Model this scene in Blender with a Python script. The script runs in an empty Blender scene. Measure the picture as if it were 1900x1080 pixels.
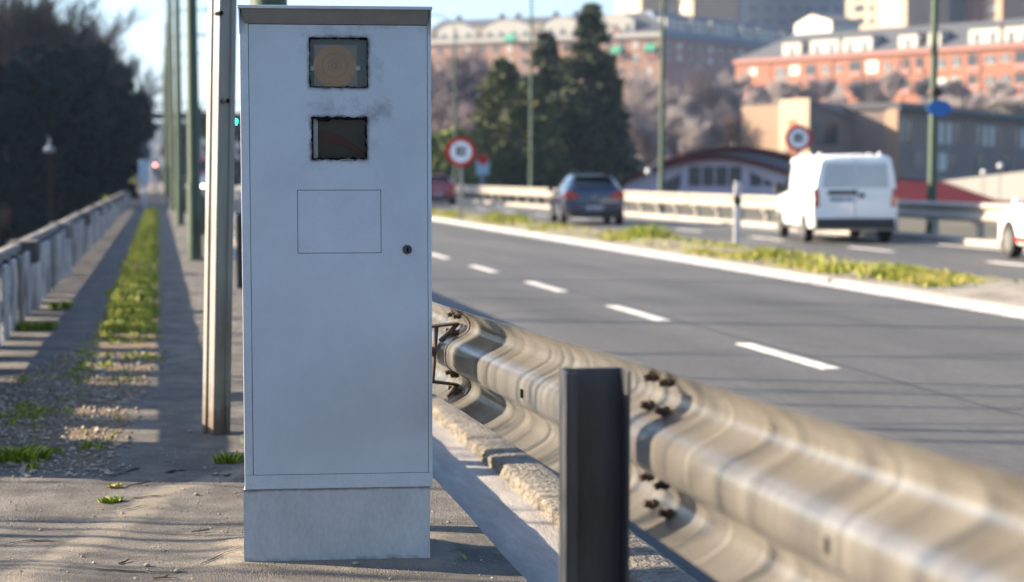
import bpy, math, random
from math import radians as R, sin, cos, pi, sqrt, atan2
from mathutils import Vector as V, Matrix as M, noise as NZ

S = bpy.context.scene
COL = S.collection
# ---------------------------------------------------------------- camera
YAW = R(12.3); FPX = 3000.0; PITCH = math.atan(215.0 / FPX); HC = 1.2
cd = bpy.data.cameras.new('camera'); cam = bpy.data.objects.new('camera', cd); COL.objects.link(cam)
cam.location = (0, 0, HC); cam.rotation_euler = (pi / 2 - PITCH, 0, -YAW)
cd.sensor_width = 36; cd.lens = 36 * FPX / 1900; cd.clip_start = .05; cd.clip_end = 4000
cd.dof.use_dof = True; cd.dof.focus_distance = 4.95; cd.dof.aperture_fstop = 2.55; cd.dof.aperture_blades = 0
S.camera = cam
# ---------------------------------------------------------------- light
SUN_EL = 21.0; SUN_H = V((-.942, .335, 0)).normalized()
w = bpy.data.worlds.new('World'); S.world = w; w.use_nodes = True
nt = w.node_tree; bg = nt.nodes['Background']
sky = nt.nodes.new('ShaderNodeTexSky'); sky.sky_type = 'NISHITA'; sky.sun_disc = False
sky.sun_elevation = R(SUN_EL); sky.sun_rotation = atan2(SUN_H.x, SUN_H.y) % (2 * pi)
sky.air_density = 1.0; sky.dust_density = 2.0; sky.ozone_density = 4.0
nt.links.new(sky.outputs[0], bg.inputs[0]); bg.inputs[1].default_value = .085
sl = bpy.data.lights.new('sun', 'SUN'); so = bpy.data.objects.new('sun', sl); COL.objects.link(so)
sl.energy = 5.0; sl.angle = R(.5); sl.color = (1.0, .83, .61)
sd = V((SUN_H.x * cos(R(SUN_EL)), SUN_H.y * cos(R(SUN_EL)), sin(R(SUN_EL))))
so.rotation_euler = sd.to_track_quat('Z', 'Y').to_euler(); so.location = (-20, 8, 12)
S.view_settings.view_transform = 'Standard'; S.view_settings.look = 'None'
S.view_settings.exposure = 2.12; S.view_settings.gamma = 1
S.cycles.use_denoising = True
S.cycles.max_bounces = 6; S.cycles.transparent_max_bounces = 12

# ---------------------------------------------------------------- geometry helpers
FH = V((sin(YAW), cos(YAW), 0)); RT = V((cos(YAW), -sin(YAW), 0)); UP = V((0, 0, 1))
F3 = FH * cos(PITCH) - UP * sin(PITCH); U3 = FH * sin(PITCH) + UP * cos(PITCH)
EYE = V((0, 0, HC))
def ray(px, py): return F3 + RT * ((px - 950) / FPX) + U3 * ((540 - py) / FPX)
def gp(px, py, z=0.0):                       # ground point measured on the photograph
    r = ray(px, py); return EYE + r * ((z - HC) / r.z)
def at(px, py, d):                           # point at horizontal depth d metres
    r = ray(px, py); return EYE + r * (d / r.dot(FH))
def smooth(a, b, x):
    t = max(0., min(1., (x - a) / (b - a))); return t * t * (3 - 2 * t)
def lerp(a, b, t): return a + (b - a) * t
def nz(x, y, z=0.): return NZ.noise(V((x, y, z)))

class MB:
    def __init__(s): s.v = []; s.f = []; s.m = None
    def add(s, vs, fs, mtx=None):
        o = len(s.v)
        for p in vs:
            p = V(p)
            if mtx is not None: p = mtx @ p
            s.v.append(p)
        for f in fs: s.f.append(tuple(i + o for i in f))
        return s
    def box(s, x0, x1, y0, y1, z0, z1, mtx=None):
        return s.add([(x0,y0,z0),(x1,y0,z0),(x1,y1,z0),(x0,y1,z0),(x0,y0,z1),(x1,y0,z1),(x1,y1,z1),(x0,y1,z1)],
                     [(3,2,1,0),(4,5,6,7),(0,1,5,4),(1,2,6,5),(2,3,7,6),(3,0,4,7)], mtx)
    def tube(s, p0, p1, r0, r1=None, n=8, cap=True):
        p0 = V(p0); p1 = V(p1); r1 = r0 if r1 is None else r1
        d = (p1 - p0)
        if d.length < 1e-9: return s
        d.normalize(); a = d.orthogonal().normalized(); b = d.cross(a)
        vs = []
        for p, r in ((p0, r0), (p1, r1)):
            for k in range(n):
                t = 2 * pi * k / n; vs.append(p + a * (cos(t) * r) + b * (sin(t) * r))
        fs = [(k, (k + 1) % n, n + (k + 1) % n, n + k) for k in range(n)]
        if cap: fs += [tuple(range(n - 1, -1, -1)), tuple(range(n, 2 * n))]
        return s.add(vs, fs)
    def path(s, pts, r, n=8):
        for i in range(len(pts) - 1): s.tube(pts[i], pts[i + 1], r if not callable(r) else r(i), r if not callable(r) else r(i + 1), n)
        return s
    def prism(s, poly, y0, y1, mtx=None):     # poly in x,z ; extruded along y
        n = len(poly)
        vs = [(x, y0, z) for x, z in poly] + [(x, y1, z) for x, z in poly]
        fs = [tuple(range(n)), tuple(range(2 * n - 1, n - 1, -1))] + [(i, n + i, n + (i + 1) % n, (i + 1) % n) for i in range(n)]
        return s.add(vs, fs, mtx)
    def prism_z(s, poly, z0, z1, mtx=None):   # poly in x,y
        n = len(poly)
        vs = [(x, y, z0) for x, y in poly] + [(x, y, z1) for x, y in poly]
        fs = [tuple(range(n - 1, -1, -1)), tuple(range(n, 2 * n))] + [(i, (i + 1) % n, n + (i + 1) % n, n + i) for i in range(n)]
        return s.add(vs, fs, mtx)
    def disc(s, c, r, y0, y1, n=28, mtx=None):   # axis along y
        return s.prism([(c[0] + r * cos(2 * pi * k / n), c[1] + r * sin(2 * pi * k / n)) for k in range(n)], y0, y1, mtx)
    def ring(s, c, ri, ro, y0, y1, n=32, mtx=None):
        vs = []
        for y in (y0, y1):
            for r in (ri, ro):
                for k in range(n): vs.append((c[0] + r * cos(2*pi*k/n), y, c[1] + r * sin(2*pi*k/n)))
        fs = []
        for k in range(n):
            j = (k + 1) % n
            fs += [(k, n + k, n + j, j)[::-1], (2*n + k, 3*n + k, 3*n + j, 2*n + j), (n + k, 3*n + k, 3*n + j, n + j)[::-1], (k, 2*n + k, 2*n + j, j)]
        return s.add(vs, fs, mtx)
    def grid(s, pts):                             # list of rows of points
        o = len(s.v); w_ = len(pts[0])
        for row in pts: s.v += [V(p) for p in row]
        for j in range(len(pts) - 1):
            for i in range(w_ - 1):
                a = o + j * w_ + i; s.f.append((a, a + 1, a + w_ + 1, a + w_))
        return s
    def build(s, name, m, parent=None, smooth_deg=None, bevel=0, attrs=None):
        me = bpy.data.meshes.new(name); me.from_pydata(s.v, [], s.f); me.update()
        if m: me.materials.append(m)
        if smooth_deg is not None:
            for p in me.polygons: p.use_smooth = True
            if smooth_deg < 180: me.set_sharp_from_angle(angle=R(smooth_deg))
        for k, vals in (attrs or {}).items():
            a = me.attributes.new(k, 'FLOAT', 'POINT'); a.data.foreach_set('value', vals)
        o = bpy.data.objects.new(name, me); COL.objects.link(o)
        if parent is not None: o.parent = parent
        if bevel:
            b = o.modifiers.new('bevel', 'BEVEL'); b.width = bevel; b.segments = 2; b.limit_method = 'ANGLE'; b.angle_limit = R(40)
        return o

def tag(o, label=None, cat=None, group=None, kind=None):
    if label: o['label'] = label
    if cat: o['category'] = cat
    if group: o['group'] = group
    if kind: o['kind'] = kind
    return o
def empty(name, loc=(0, 0, 0), rz=0., label=None, cat=None, group=None):
    o = bpy.data.objects.new(name, None); COL.objects.link(o); o.location = loc; o.rotation_euler = (0, 0, rz)
    o.empty_display_size = .2
    return tag(o, label, cat, group)
def clone(o, parent=None):
    c = o.copy(); COL.objects.link(c)
    if parent is not None: c.parent = parent
    for ch in [x for x in KIDS(o)]: clone(ch, c)
    return c
def KIDS(o): return [x for x in bpy.data.objects if x.parent == o]
def structure(o): o['kind'] = 'structure'; return o

# ---------------------------------------------------------------- materials
ALB = .66
def mat(name, c, rough=.6, metal=0., var=.12, scale=4., c2=None, bump=0., bscale=60., spec=.5, island=False, grain=0., gscale=200., stretch=None, coat=0.):
    m = bpy.data.materials.new(name); m.use_nodes = True; t = m.node_tree; L = t.links
    b = t.nodes['Principled BSDF']; b.inputs['Roughness'].default_value = rough; b.inputs['Metallic'].default_value = metal
    b.inputs['Specular IOR Level'].default_value = spec
    if coat: b.inputs['Coat Weight'].default_value = coat; b.inputs['Coat Roughness'].default_value = .06
    tc = t.nodes.new('ShaderNodeTexCoord'); src = tc.outputs['Object']
    if stretch:
        mp = t.nodes.new('ShaderNodeMapping'); mp.inputs['Scale'].default_value = stretch; L.new(src, mp.inputs[0]); src = mp.outputs[0]
    c = [x * ALB for x in c]; c2 = [x * ALB for x in c2] if c2 else None
    lo = [max(0, x * (1 - var)) for x in c]; hi = [min(1, x * (1 + var)) for x in (c2 or c)]
    mx = t.nodes.new('ShaderNodeMix'); mx.data_type = 'RGBA'
    mx.inputs[6].default_value = (*lo, 1); mx.inputs[7].default_value = (*hi, 1)
    if island:
        g = t.nodes.new('ShaderNodeNewGeometry'); L.new(g.outputs['Random Per Island'], mx.inputs[0])
    else:
        n = t.nodes.new('ShaderNodeTexNoise'); n.inputs['Scale'].default_value = scale; n.inputs['Detail'].default_value = 6; n.inputs['Roughness'].default_value = .65
        L.new(src, n.inputs['Vector'])
        mr = t.nodes.new('ShaderNodeMapRange'); mr.inputs[1].default_value = .3; mr.inputs[2].default_value = .7
        L.new(n.outputs[0], mr.inputs[0]); L.new(mr.outputs[0], mx.inputs[0])
    out = mx.outputs[2]
    if grain:
        n3 = t.nodes.new('ShaderNodeTexNoise'); n3.inputs['Scale'].default_value = gscale; n3.inputs['Detail'].default_value = 3; L.new(src, n3.inputs['Vector'])
        m3 = t.nodes.new('ShaderNodeMapRange'); m3.inputs[1].default_value = .3; m3.inputs[2].default_value = .7; m3.inputs[3].default_value = 1 - grain; m3.inputs[4].default_value = 1 + grain
        L.new(n3.outputs[0], m3.inputs[0])
        mm = t.nodes.new('ShaderNodeVectorMath'); mm.operation = 'SCALE'; L.new(out, mm.inputs[0]); L.new(m3.outputs[0], mm.inputs['Scale']); out = mm.outputs[0]
    L.new(out, b.inputs['Base Color'])
    if bump:
        n2 = t.nodes.new('ShaderNodeTexNoise'); n2.inputs['Scale'].default_value = bscale; n2.inputs['Detail'].default_value = 4; L.new(src, n2.inputs['Vector'])
        bp = t.nodes.new('ShaderNodeBump'); bp.inputs['Strength'].default_value = bump; bp.inputs['Distance'].default_value = .02
        L.new(n2.outputs[0], bp.inputs['Height']); L.new(bp.outputs[0], b.inputs['Normal'])
    return m
def mixin(m, attr, c, strength=1., noise_scale=0., lo=.35, hi=.65):    # blend a second colour by a mesh attribute
    t = m.node_tree; L = t.links; b = t.nodes['Principled BSDF']
    src = b.inputs['Base Color'].links[0].from_socket
    a = t.nodes.new('ShaderNodeAttribute'); a.attribute_name = attr
    fac = a.outputs['Fac']
    if noise_scale:
        tc = t.nodes.new('ShaderNodeTexCoord'); n = t.nodes.new('ShaderNodeTexNoise'); n.inputs['Scale'].default_value = noise_scale; n.inputs['Detail'].default_value = 5
        n.inputs['Roughness'].default_value = .7
        L.new(tc.outputs['Object'], n.inputs['Vector'])
        ad = t.nodes.new('ShaderNodeMath'); ad.operation = 'ADD'; L.new(fac, ad.inputs[0]); L.new(n.outputs[0], ad.inputs[1])
        mr = t.nodes.new('ShaderNodeMapRange'); mr.inputs[1].default_value = .5 + lo; mr.inputs[2].default_value = .5 + hi; mr.inputs[4].default_value = strength
        L.new(ad.outputs[0], mr.inputs[0]); fac = mr.outputs[0]
    mx = t.nodes.new('ShaderNodeMix'); mx.data_type = 'RGBA'; L.new(fac, mx.inputs[0]); L.new(src, mx.inputs[6]); mx.inputs[7].default_value = (*[x * ALB for x in c], 1)
    L.new(mx.outputs[2], b.inputs['Base Color'])
    return m
def emit(name, c, s):
    m = bpy.data.materials.new(name); m.use_nodes = True; b = m.node_tree.nodes['Principled BSDF']
    b.inputs['Base Color'].default_value = (*c, 1); b.inputs['Emission Color'].default_value = (*c, 1); b.inputs['Emission Strength'].default_value = s
    return m
def glass(name, tint=(1, 1, 1), see=.95):
    m = bpy.data.materials.new(name); m.use_nodes = True; t = m.node_tree; L = t.links
    o = t.nodes['Material Output']; t.nodes.remove(t.nodes['Principled BSDF'])
    tr = t.nodes.new('ShaderNodeBsdfTransparent'); tr.inputs[0].default_value = (*[x * see for x in tint], 1)
    gl = t.nodes.new('ShaderNodeBsdfGlossy'); gl.inputs['Roughness'].default_value = .04
    fr = t.nodes.new('ShaderNodeFresnel'); fr.inputs[0].default_value = 1.38
    mx = t.nodes.new('ShaderNodeMixShader'); L.new(fr.outputs[0], mx.inputs[0]); L.new(tr.outputs[0], mx.inputs[1]); L.new(gl.outputs[0], mx.inputs[2]); L.new(mx.outputs[0], o.inputs[0])
    return m

K = {}
K['asphalt_walk'] = mat('asphalt_walk', (.095, .089, .084), .9, 0, .32, 4, (.205, .185, .163), .9, 190, grain=.5, gscale=170)
mixin(K['asphalt_walk'], 'cement', (.36, .31, .245), .9, 9, .38, .62)
mixin(K['asphalt_walk'], 'soil', (.25, .17, .10), .95, 12, .4, .6)
mixin(K['asphalt_walk'], 'stain', (.085, .07, .055), .8, 7, .4, .7)
K['road'] = mat('road_asphalt', (.068, .069, .071), .85, 0, .25, .5, (.094, .094, .095), .3, 120, grain=.26, gscale=45, stretch=(1.4, .16, 1))
K['gutter'] = mat('gutter_concrete', (.42, .39, .36), .85, 0, .25, 5, None, .3, 70, grain=.15, gscale=160, stretch=(3, .5, 1))
K['kerb'] = mat('kerb_stone', (.12, .10, .08), .9, 0, .45, 22, (.235, .21, .175), 1., 55, grain=.2)
K['white_line'] = mat('white_line', (.66, .64, .60), .8, 0, .28, 7, (.80, .78, .74), .3, 90, grain=.28, gscale=38)
K['verge'] = mat('verge_concrete', (.42, .38, .33), .9, 0, .2, 1.5)
K['median'] = mat('median_soil', (.26, .22, .17), .95, 0, .3, 3, (.32, .29, .25), .5, 30, grain=.25, gscale=40)
K['terrain'] = mat('terrain_earth', (.085, .085, .05), .95, 0, .35, .12, (.13, .11, .07))
K['paint'] = mat('cabinet_paint', (.65, .69, .74), .38, 0, .085, 3.5, None, .04, 140, spec=.45, grain=.03, gscale=300)
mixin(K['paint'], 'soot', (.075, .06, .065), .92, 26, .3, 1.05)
K['paint_plain'] = mat('cabinet_frame_paint', (.66, .70, .74), .42, 0, .09, 9, None, .04, 120, grain=.05, gscale=120)
K['fascia'] = mat('cabinet_fascia', (.30, .29, .28), .5, 0, .15, 9)
K['plinth'] = mat('plinth_steel', (.60, .60, .59), .55, 0, .14, 7, None, .06, 60, grain=.07, gscale=90, stretch=(1, 1, .5))
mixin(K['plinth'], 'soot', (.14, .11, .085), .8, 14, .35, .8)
K['dark_gap'] = mat('gap_shade_black', (.008, .008, .010), .95, spec=.1)  # black standing in for the shade inside gaps, holes and wheel arches
K['inner_black'] = mat('inner_black', (.010, .011, .014), .6)
K['sealant'] = mat('black_sealant', (.008, .006, .008), .9, bump=.6, bscale=120, spec=.1)
K['inner'] = mat('inner_dark_grey', (.11, .15, .17), .5)
K['inner2'] = mat('inner_plate', (.34, .30, .28), .5)
K['copper'] = mat('copper_reflector', (.62, .33, .17), .45, .0, .15, 14)
K['copper_dark'] = mat('copper_dark', (.40, .25, .17), .4, .2, .15, 14)
K['white_plastic'] = mat('white_plastic', (.7, .75, .75), .4)
K['dark_red'] = mat('dark_red_filter', (.10, .006, .010), .8)
K['pane'] = glass('window_glass')
K['zinc'] = mat('galvanised_steel', (.27, .25, .225), .25, .6, .26, 1., (.37, .345, .31), .05, 30, stretch=(.02, 11, .02), grain=.10, gscale=4)  # streaks across the beam paint in branch shadows, mixed with zinc weathering
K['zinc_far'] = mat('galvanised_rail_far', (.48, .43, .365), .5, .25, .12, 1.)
K['post_steel'] = mat('weathered_post_steel', (.062, .066, .075), .5, .2, .4, 5, None, .05, 40, stretch=(6, 6, .6))
K['rusty'] = mat('rusty_bolt_steel', (.10, .075, .06), .7, .4, .3, 40)
K['sign_post'] = mat('sign_post_zinc', (.30, .285, .265), .5, .2, .14, 5, None, .04, 40, stretch=(4, 4, .7), grain=.06)
mixin(K['sign_post'], 'soot', (.12, .065, .04), .8, 10, .35, .7)
K['green'] = mat('green_pole_paint', (.085, .125, .085), .6, .0, .15, 3, None, .03, 20, spec=.25)
K['greygreen'] = mat('pale_pole_paint', (.30, .37, .31), .5, .0, .15, 2)
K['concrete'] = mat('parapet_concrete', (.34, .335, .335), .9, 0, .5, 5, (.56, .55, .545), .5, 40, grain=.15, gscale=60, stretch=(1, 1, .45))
K['lamp_shade'] = mat('lamp_shade_grey', (.20, .25, .33), .6)
K['lamp_pole'] = mat('lamp_pole_dark', (.008, .010, .012), .8, spec=.1)
K['parapet_rail'] = mat('parapet_shade_rail', (.13, .12, .11), .95, 0, .5, 6, (.22, .20, .185), .5, 40)  # dark tone paints the shade of the recess behind the slabs
K['parapet_top'] = mat('parapet_coping', (.24, .22, .20), .9, 0, .35, 5, None, .5, 40)
K['grime_shade'] = mat('grimy_shade_concrete', (.10, .085, .075), .9, 0, .3, 6)  # dark concrete: painted gap shade on balusters, grimy stain on post caps
K['stone'] = mat('pebble_stone', (.26, .215, .165), .9, 0, .4, 3, (.40, .34, .27), island=True)
K['grass'] = mat('grass_blade', (.15, .23, .014), .6, 0, .35, 1, (.38, .44, .028), island=True, spec=.3)
K['grass_dry'] = mat('grass_dry', (.25, .22, .04), .6, 0, .35, 1, (.46, .39, .11), island=True, spec=.3)
K['yellow'] = mat('dandelion_yellow', (.75, .45, .02), .6)
K['bark'] = mat('bark', (.10, .075, .055), .9, 0, .3, 6)
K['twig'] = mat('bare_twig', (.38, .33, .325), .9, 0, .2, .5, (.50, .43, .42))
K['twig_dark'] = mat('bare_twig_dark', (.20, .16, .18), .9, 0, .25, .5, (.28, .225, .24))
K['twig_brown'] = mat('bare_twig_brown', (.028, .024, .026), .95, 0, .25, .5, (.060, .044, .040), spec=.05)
K['conifer'] = mat('conifer_leaf', (.020, .040, .022), .7, 0, .3, 1, (.062, .078, .030), island=True, spec=.25)
K['conifer_light'] = mat('conifer_leaf_light', (.045, .075, .030), .7, 0, .3, 1, (.12, .13, .042), island=True, spec=.25)
K['evergreen'] = mat('evergreen_leaf', (.003, .008, .015), .8, 0, .3, 1, (.010, .019, .028), island=True, spec=.0)
K['hedge'] = mat('hedge_leaf', (.055, .10, .025), .7, 0, .3, 1, (.15, .18, .045), island=True, spec=.2)
K['brick'] = mat('orange_brick', (.33, .13, .075), .85, 0, .1, .4)
K['brick_pale'] = mat('pale_brick', (.42, .235, .16), .85, 0, .1, .4)
K['brick_red'] = mat('red_brick', (.42, .20, .16), .85, 0, .12, .4)
K['cream'] = mat('cream_render', (.40, .32, .235), .8, 0, .07, .3)
K['white_wall'] = mat('white_render', (.58, .55, .49), .8, 0, .05, .3)
K['tan'] = mat('tan_cladding', (.30, .20, .14), .85, 0, .08, .3)
K['brown'] = mat('brown_cladding', (.25, .19, .17), .85, 0, .1, .3)
K['slate'] = mat('slate_roof', (.085, .09, .105), .75, 0, .12, .8)
K['slate_blue'] = mat('slate_roof_blue', (.17, .21, .28), .75, 0, .12, .8)
K['grey_clad'] = mat('grey_blue_cladding', (.33, .36, .43), .7, 0, .1, .2)
K['lilac'] = mat('lilac_render', (.62, .52, .62), .8, 0, .06, .4)
K['red_roof'] = mat('red_metal_roof', (.11, .014, .018), .95, 0, .12, .5, spec=.05)
K['glass_dark'] = mat('dark_window', (.03, .04, .055), .15, 0, .3, .5)
K['glass_grey'] = mat('grey_window', (.11, .125, .15), .2, 0, .3, .5)
K['glass_blind'] = mat('window_blind', (.70, .68, .62), .6, 0, .1, .5)
K['awning'] = mat('green_awning', (.06, .35, .22), .8)
K['tyre'] = mat('tyre_rubber', (.018, .018, .019), .8)
K['rim'] = mat('wheel_rim', (.45, .44, .43), .35, .6)
K['car_navy'] = mat('car_paint_navy', (.016, .028, .075), .25, .2, .05, 2, coat=1.)
K['car_red'] = mat('car_paint_red', (.34, .015, .03), .3, .1, .05, 2, coat=1.)
K['car_white'] = mat('car_paint_white', (1.15, 1.14, 1.11), .3, 0, .03, 2, coat=.8)
K['car_grey'] = mat('car_paint_grey', (.16, .17, .19), .3, .3, .05, 2, coat=1.)
K['car_glass'] = mat('car_glass', (.018, .024, .03), .06, 0, .1, 2, spec=.8)
K['van_glass'] = mat('van_rear_glass', (.62, .67, .72), .18, 0, .05, 2, spec=.7)
K['lamp_red'] = mat('tail_lamp_red', (.50, .02, .015), .15, 0, .1, 2, coat=1.)
K['lamp_orange'] = mat('tail_lamp_orange', (.75, .16, .02), .2, 0, .1, 2, coat=1.)
K['black_trim'] = mat('black_trim', (.03, .03, .032), .6)
K['plate'] = mat('number_plate', (.62, .64, .70), .4)
K['plate_blue'] = mat('plate_blue', (.03, .10, .5), .4)
K['sign_red'] = mat('sign_red', (.66, .022, .02), .6, 0, .06, 3, spec=.15)
K['sign_white'] = mat('sign_white', (1.15, 1.18, 1.22), .4, 0, .04, 3)
K['sign_black'] = mat('sign_black', (.02, .02, .02), .5)
K['sign_blue'] = mat('sign_blue', (.01, .17, .55), .4, 0, .06, 3)
K['sign_pale'] = mat('sign_pale_blue', (.42, .56, .72), .4, 0, .06, 3)
K['steel_dark'] = mat('overpass_steel', (.025, .033, .045), .7)
random.seed(7)
# ================================================================ THE SETTING
def terrain_h(x, y):
    r = 0.
    h = -.5
    if x < -1.5: h -= 3.2 * smooth(0, 7, -1.5 - x) - 2.2 * smooth(60, 130, y)
    if x > 17.5:
        k = smooth(17.5, 40, x)
        h += k * (12.5 * smooth(112, 235, y) + 9 * smooth(235, 420, y))
    if abs(x - 8) < 30 : pass
    h += 14 * smooth(420, 800, y) * smooth(-20, 60, x)
    h += .25 * nz(x * .05, y * .05) * smooth(20, 60, abs(x - 8))
    return h
def axis(segs):
    o = []
    for a, b, n in segs: o += [lerp(a, b, i / n) for i in range(n)]
    return o + [segs[-1][1]]
xs = axis([(-900, -60, 14), (-60, -1.5, 24), (-1.5, 17.5, 6), (17.5, 160, 40), (160, 1200, 16)])
ys = axis([(-60, 60, 14), (60, 440, 50), (440, 2500, 16)])
b = MB(); b.grid([[(x, y, terrain_h(x, y)) for x in xs] for y in ys])
structure(b.build('terrain', K['terrain'], smooth_deg=180))

def strip(name, m, x0, x1, y0, y1, z, th=.0, nx=1, ny=60, **kw):
    b = MB(); b.grid([[(lerp(x0, x1, i / nx), lerp(y0, y1, j / ny), z) for i in range(nx + 1)] for j in range(ny + 1)])
    return structure(b.build(name, m, **kw))
ROADZ = -.25
strip('road', K['road'], 1.3, 16.6, -30, 430, ROADZ)
# white dashes: lane lines of both carriageways
b = MB()
_a = gp(1586, 684, ROADZ); _c = gp(1374, 635, ROADZ); y = _a.y
for k in range(70):
    b.box(4.84, 4.98, y, y + 1.9, ROADZ, ROADZ + .004); y += 4.13
structure(b.build('lane_dashes', K['white_line']))
b = MB(); rows = []
for k in range(260):
    y_ = 3 + k * .45; q_ = 5.06 + .03 * nz(y_ * .4, 3); h_ = .012 + .014 * abs(nz(y_ * 2, 7)); rows.append([(q_ - h_, y_, ROADZ + .003), (q_ + h_, y_, ROADZ + .003)])
b.grid([r[::1] for r in rows]); structure(b.build('road_seam', mat('seam_tar', (.04, .04, .042), .7)))
b = MB(); y = 6.0
for k in range(60):
    b.box(13.55, 13.7, y, y + 2.0, ROADZ, ROADZ + .004); y += 5.6
structure(b.build('far_lane_dashes', K['white_line']))
b = MB(); b.box(8.56, 8.80, -30, 300, ROADZ, ROADZ + .004); b.box(11.4, 11.55, -30, 300, ROADZ, ROADZ + .004); b.box(15.95, 16.1, -30, 300, ROADZ, ROADZ + .004)
structure(b.build('edge_lines', K['white_line']))
# median: kerb + soil + concrete apron
b = MB()
b.grid([[(x, y, z + .012 * nz(x * 9, y * .8)) for x, z in ((8.82, ROADZ - .02), (8.83, -.205), (8.85, -.195), (8.99, -.19), (9.02, -.19))] for y in [lerp(0, 200, i / 500) for i in range(501)]])
structure(b.build('median_kerb', K['verge'], smooth_deg=40))
b = MB(); rows = []
for j in range(181):
    y = lerp(0, 200, j / 180)
    rows.append([(x, y, z + (.03 * nz(x * 1.3, y * .5) if 0 < i < 6 else 0)) for i, (x, z) in enumerate(((8.99, -.20), (9.3, -.185), (9.7, -.15), (10.1, -.13), (10.5, -.14), (10.9, -.18), (11.25, -.21), (11.3, -.30)))])
b.grid(rows); structure(b.build('median', K['median'], smooth_deg=180))
b = MB(); b.box(15.98 + .5, 17.2, 0, 260, -.35, -.13); structure(b.build('far_verge', K['verge'], bevel=.03))
# gutter strip and rough stone kerb below the guard rail
b = MB(); b.grid([[(x, y, -.12 + .006 * nz(x * 6, y * 3) + .004 * nz(x * 30, y * 12)) for x in [lerp(1.02, 1.50, i / 14) for i in range(15)]] for y in axis([(1, 9, 200), (9, 60, 60)])])
structure(b.build('gutter', K['gutter'], smooth_deg=180))
b = MB(); rows = []
prof = [(1.452, -.14), (1.450, -.12), (1.451, -.108), (1.452, -.094), (1.453, -.081), (1.456, -.070), (1.468, -.065), (1.52, -.060), (1.60, -.055), (1.635, -.07), (1.64, -.3)]
for y in axis([(1.5, 9.5, 520), (9.5, 70, 240)]):
    row = []
    for i, (x, z) in enumerate(prof):
        a = 1.0 if i < 6 else .22
        n1 = nz(y * 13, z * 22, 3) * .008 + nz(y * 34, z * 45, 5) * .014 + nz(y * 70, z * 80, 6) * .007 + nz(y * 3.1, 2.2, 9) * .006
        row.append((x + a * n1 - a * .004, y, z + a * .45 * nz(y * 26, i * 1.7, 1) * .014))
    rows.append(row)
b.grid([r[::-1] for r in rows]); structure(b.build('kerb', K['kerb'], smooth_deg=60))

# sidewalk: fine mesh near the camera with cement / soil / stain masks
trail = [gp(x, y) for x, y in ((470, 868), (400, 893), (330, 905), (285, 930), (245, 965), (180, 1000), (120, 1030), (60, 1062), (0, 1100))]
def dseg(p, a, c):
    ab = (c - a).xy; t = max(0, min(1, (p - a.xy).dot(ab) / ab.length_squared)); return (p - a.xy - ab * t).length
PLc = gp(452, 1041, .02); PRc = gp(798, 1033.5, .02); MID = (PLc + PRc) / 2
CU = (PRc - PLc); CU.z = 0; CU.normalize(); CV = V((-CU.y, CU.x, 0))
def walk_z(x, y):
    z = .007 * nz(x * 1.3, y * 1.3) + .0018 * nz(x * 5, y * 5, 3) + .0008 * nz(x * 19, y * 19, 5)
    if y < 8:
        p = V((x, y)); q = p - MID.xy; u = q.dot(CU.xy); v = q.dot(CV.xy)
        d = max(abs(u) - .29, 0) ** 2 + max(-v, v - .3, 0) ** 2
        z += .022 * math.exp(-d / .012)
        d2 = min(dseg(p, trail[i], trail[i + 1]) for i in range(len(trail) - 1)) if x < .5 else 9
        z += .008 * math.exp(-(d2 / .12) ** 2)
    return z
sx = axis([(-1.3, 1.05, 84)]); sy = axis([(2.5, 4.2, 20), (4.2, 9.0, 180), (9, 20, 110), (20, 100, 110)])
cem = []; soil = []; stain = []; rows = []
soil_L = lambda y: lerp(-.98, -.50, smooth(8.8, 12.5, y))
soil_R = lambda y: lerp(-.18, -.01, smooth(7.5, 11., y))
for y in sy:
    row = []
    for x in sx:
        p = V((x, y)); row.append((x, y, walk_z(x, y)))
        c = 0.
        if y < 8.5:
            d = min(dseg(p, trail[i], trail[i + 1]) for i in range(len(trail) - 1))
            c = max(0, 1 - d / .17) * .75
            q = p - MID.xy; u = q.dot(CU.xy); v = q.dot(CV.xy)
            dd = sqrt(max(abs(u) - .29, 0) ** 2 + max(-v, v - .3, 0) ** 2)
            c = max(c, (1 - dd / .20) * .8 if dd < .2 else 0)
            if y < 4.95 - x * .1: c = max(c, .24 * smooth(5.05, 4.8, y))
        cem.append(c)
        s = 0.
        if 6.55 < y < 62:
            s = smooth(soil_L(y) - .12, soil_L(y) + .12, x + .1 * nz(x * 3, y * 3)) * smooth(soil_R(y) + .1, soil_R(y) - .1, x + .08 * nz(x * 4, y * 2, 3)) * smooth(6.55, 7.1, y)
        soil.append(s * .9)
        st = .55 * max(0, 1 - abs(x - 1.03) / .06)
        g = gp(240, 1030); st = max(st, .6 * math.exp(-((x - g.x) / .22) ** 2 - ((y - g.y) / .12) ** 2))
        g = gp(250, 900); st = max(st, .5 * math.exp(-((x - g.x) / .4) ** 2 - ((y - g.y) / .18) ** 2))
        stain.append(st)
    rows.append(row)
b = MB(); b.grid(rows); sw = structure(b.build('sidewalk', K['asphalt_walk'], smooth_deg=180, attrs={'cement': cem, 'soil': soil, 'stain': stain}))
strip('far_sidewalk', K['asphalt_walk'], -1.3, 1.05, 100, 300, 0)
b = MB(); b.box(1.03, 1.0495, 2.5, 100, -.2, -.02); structure(b.build('sidewalk_edge', K['gutter']))

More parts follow.
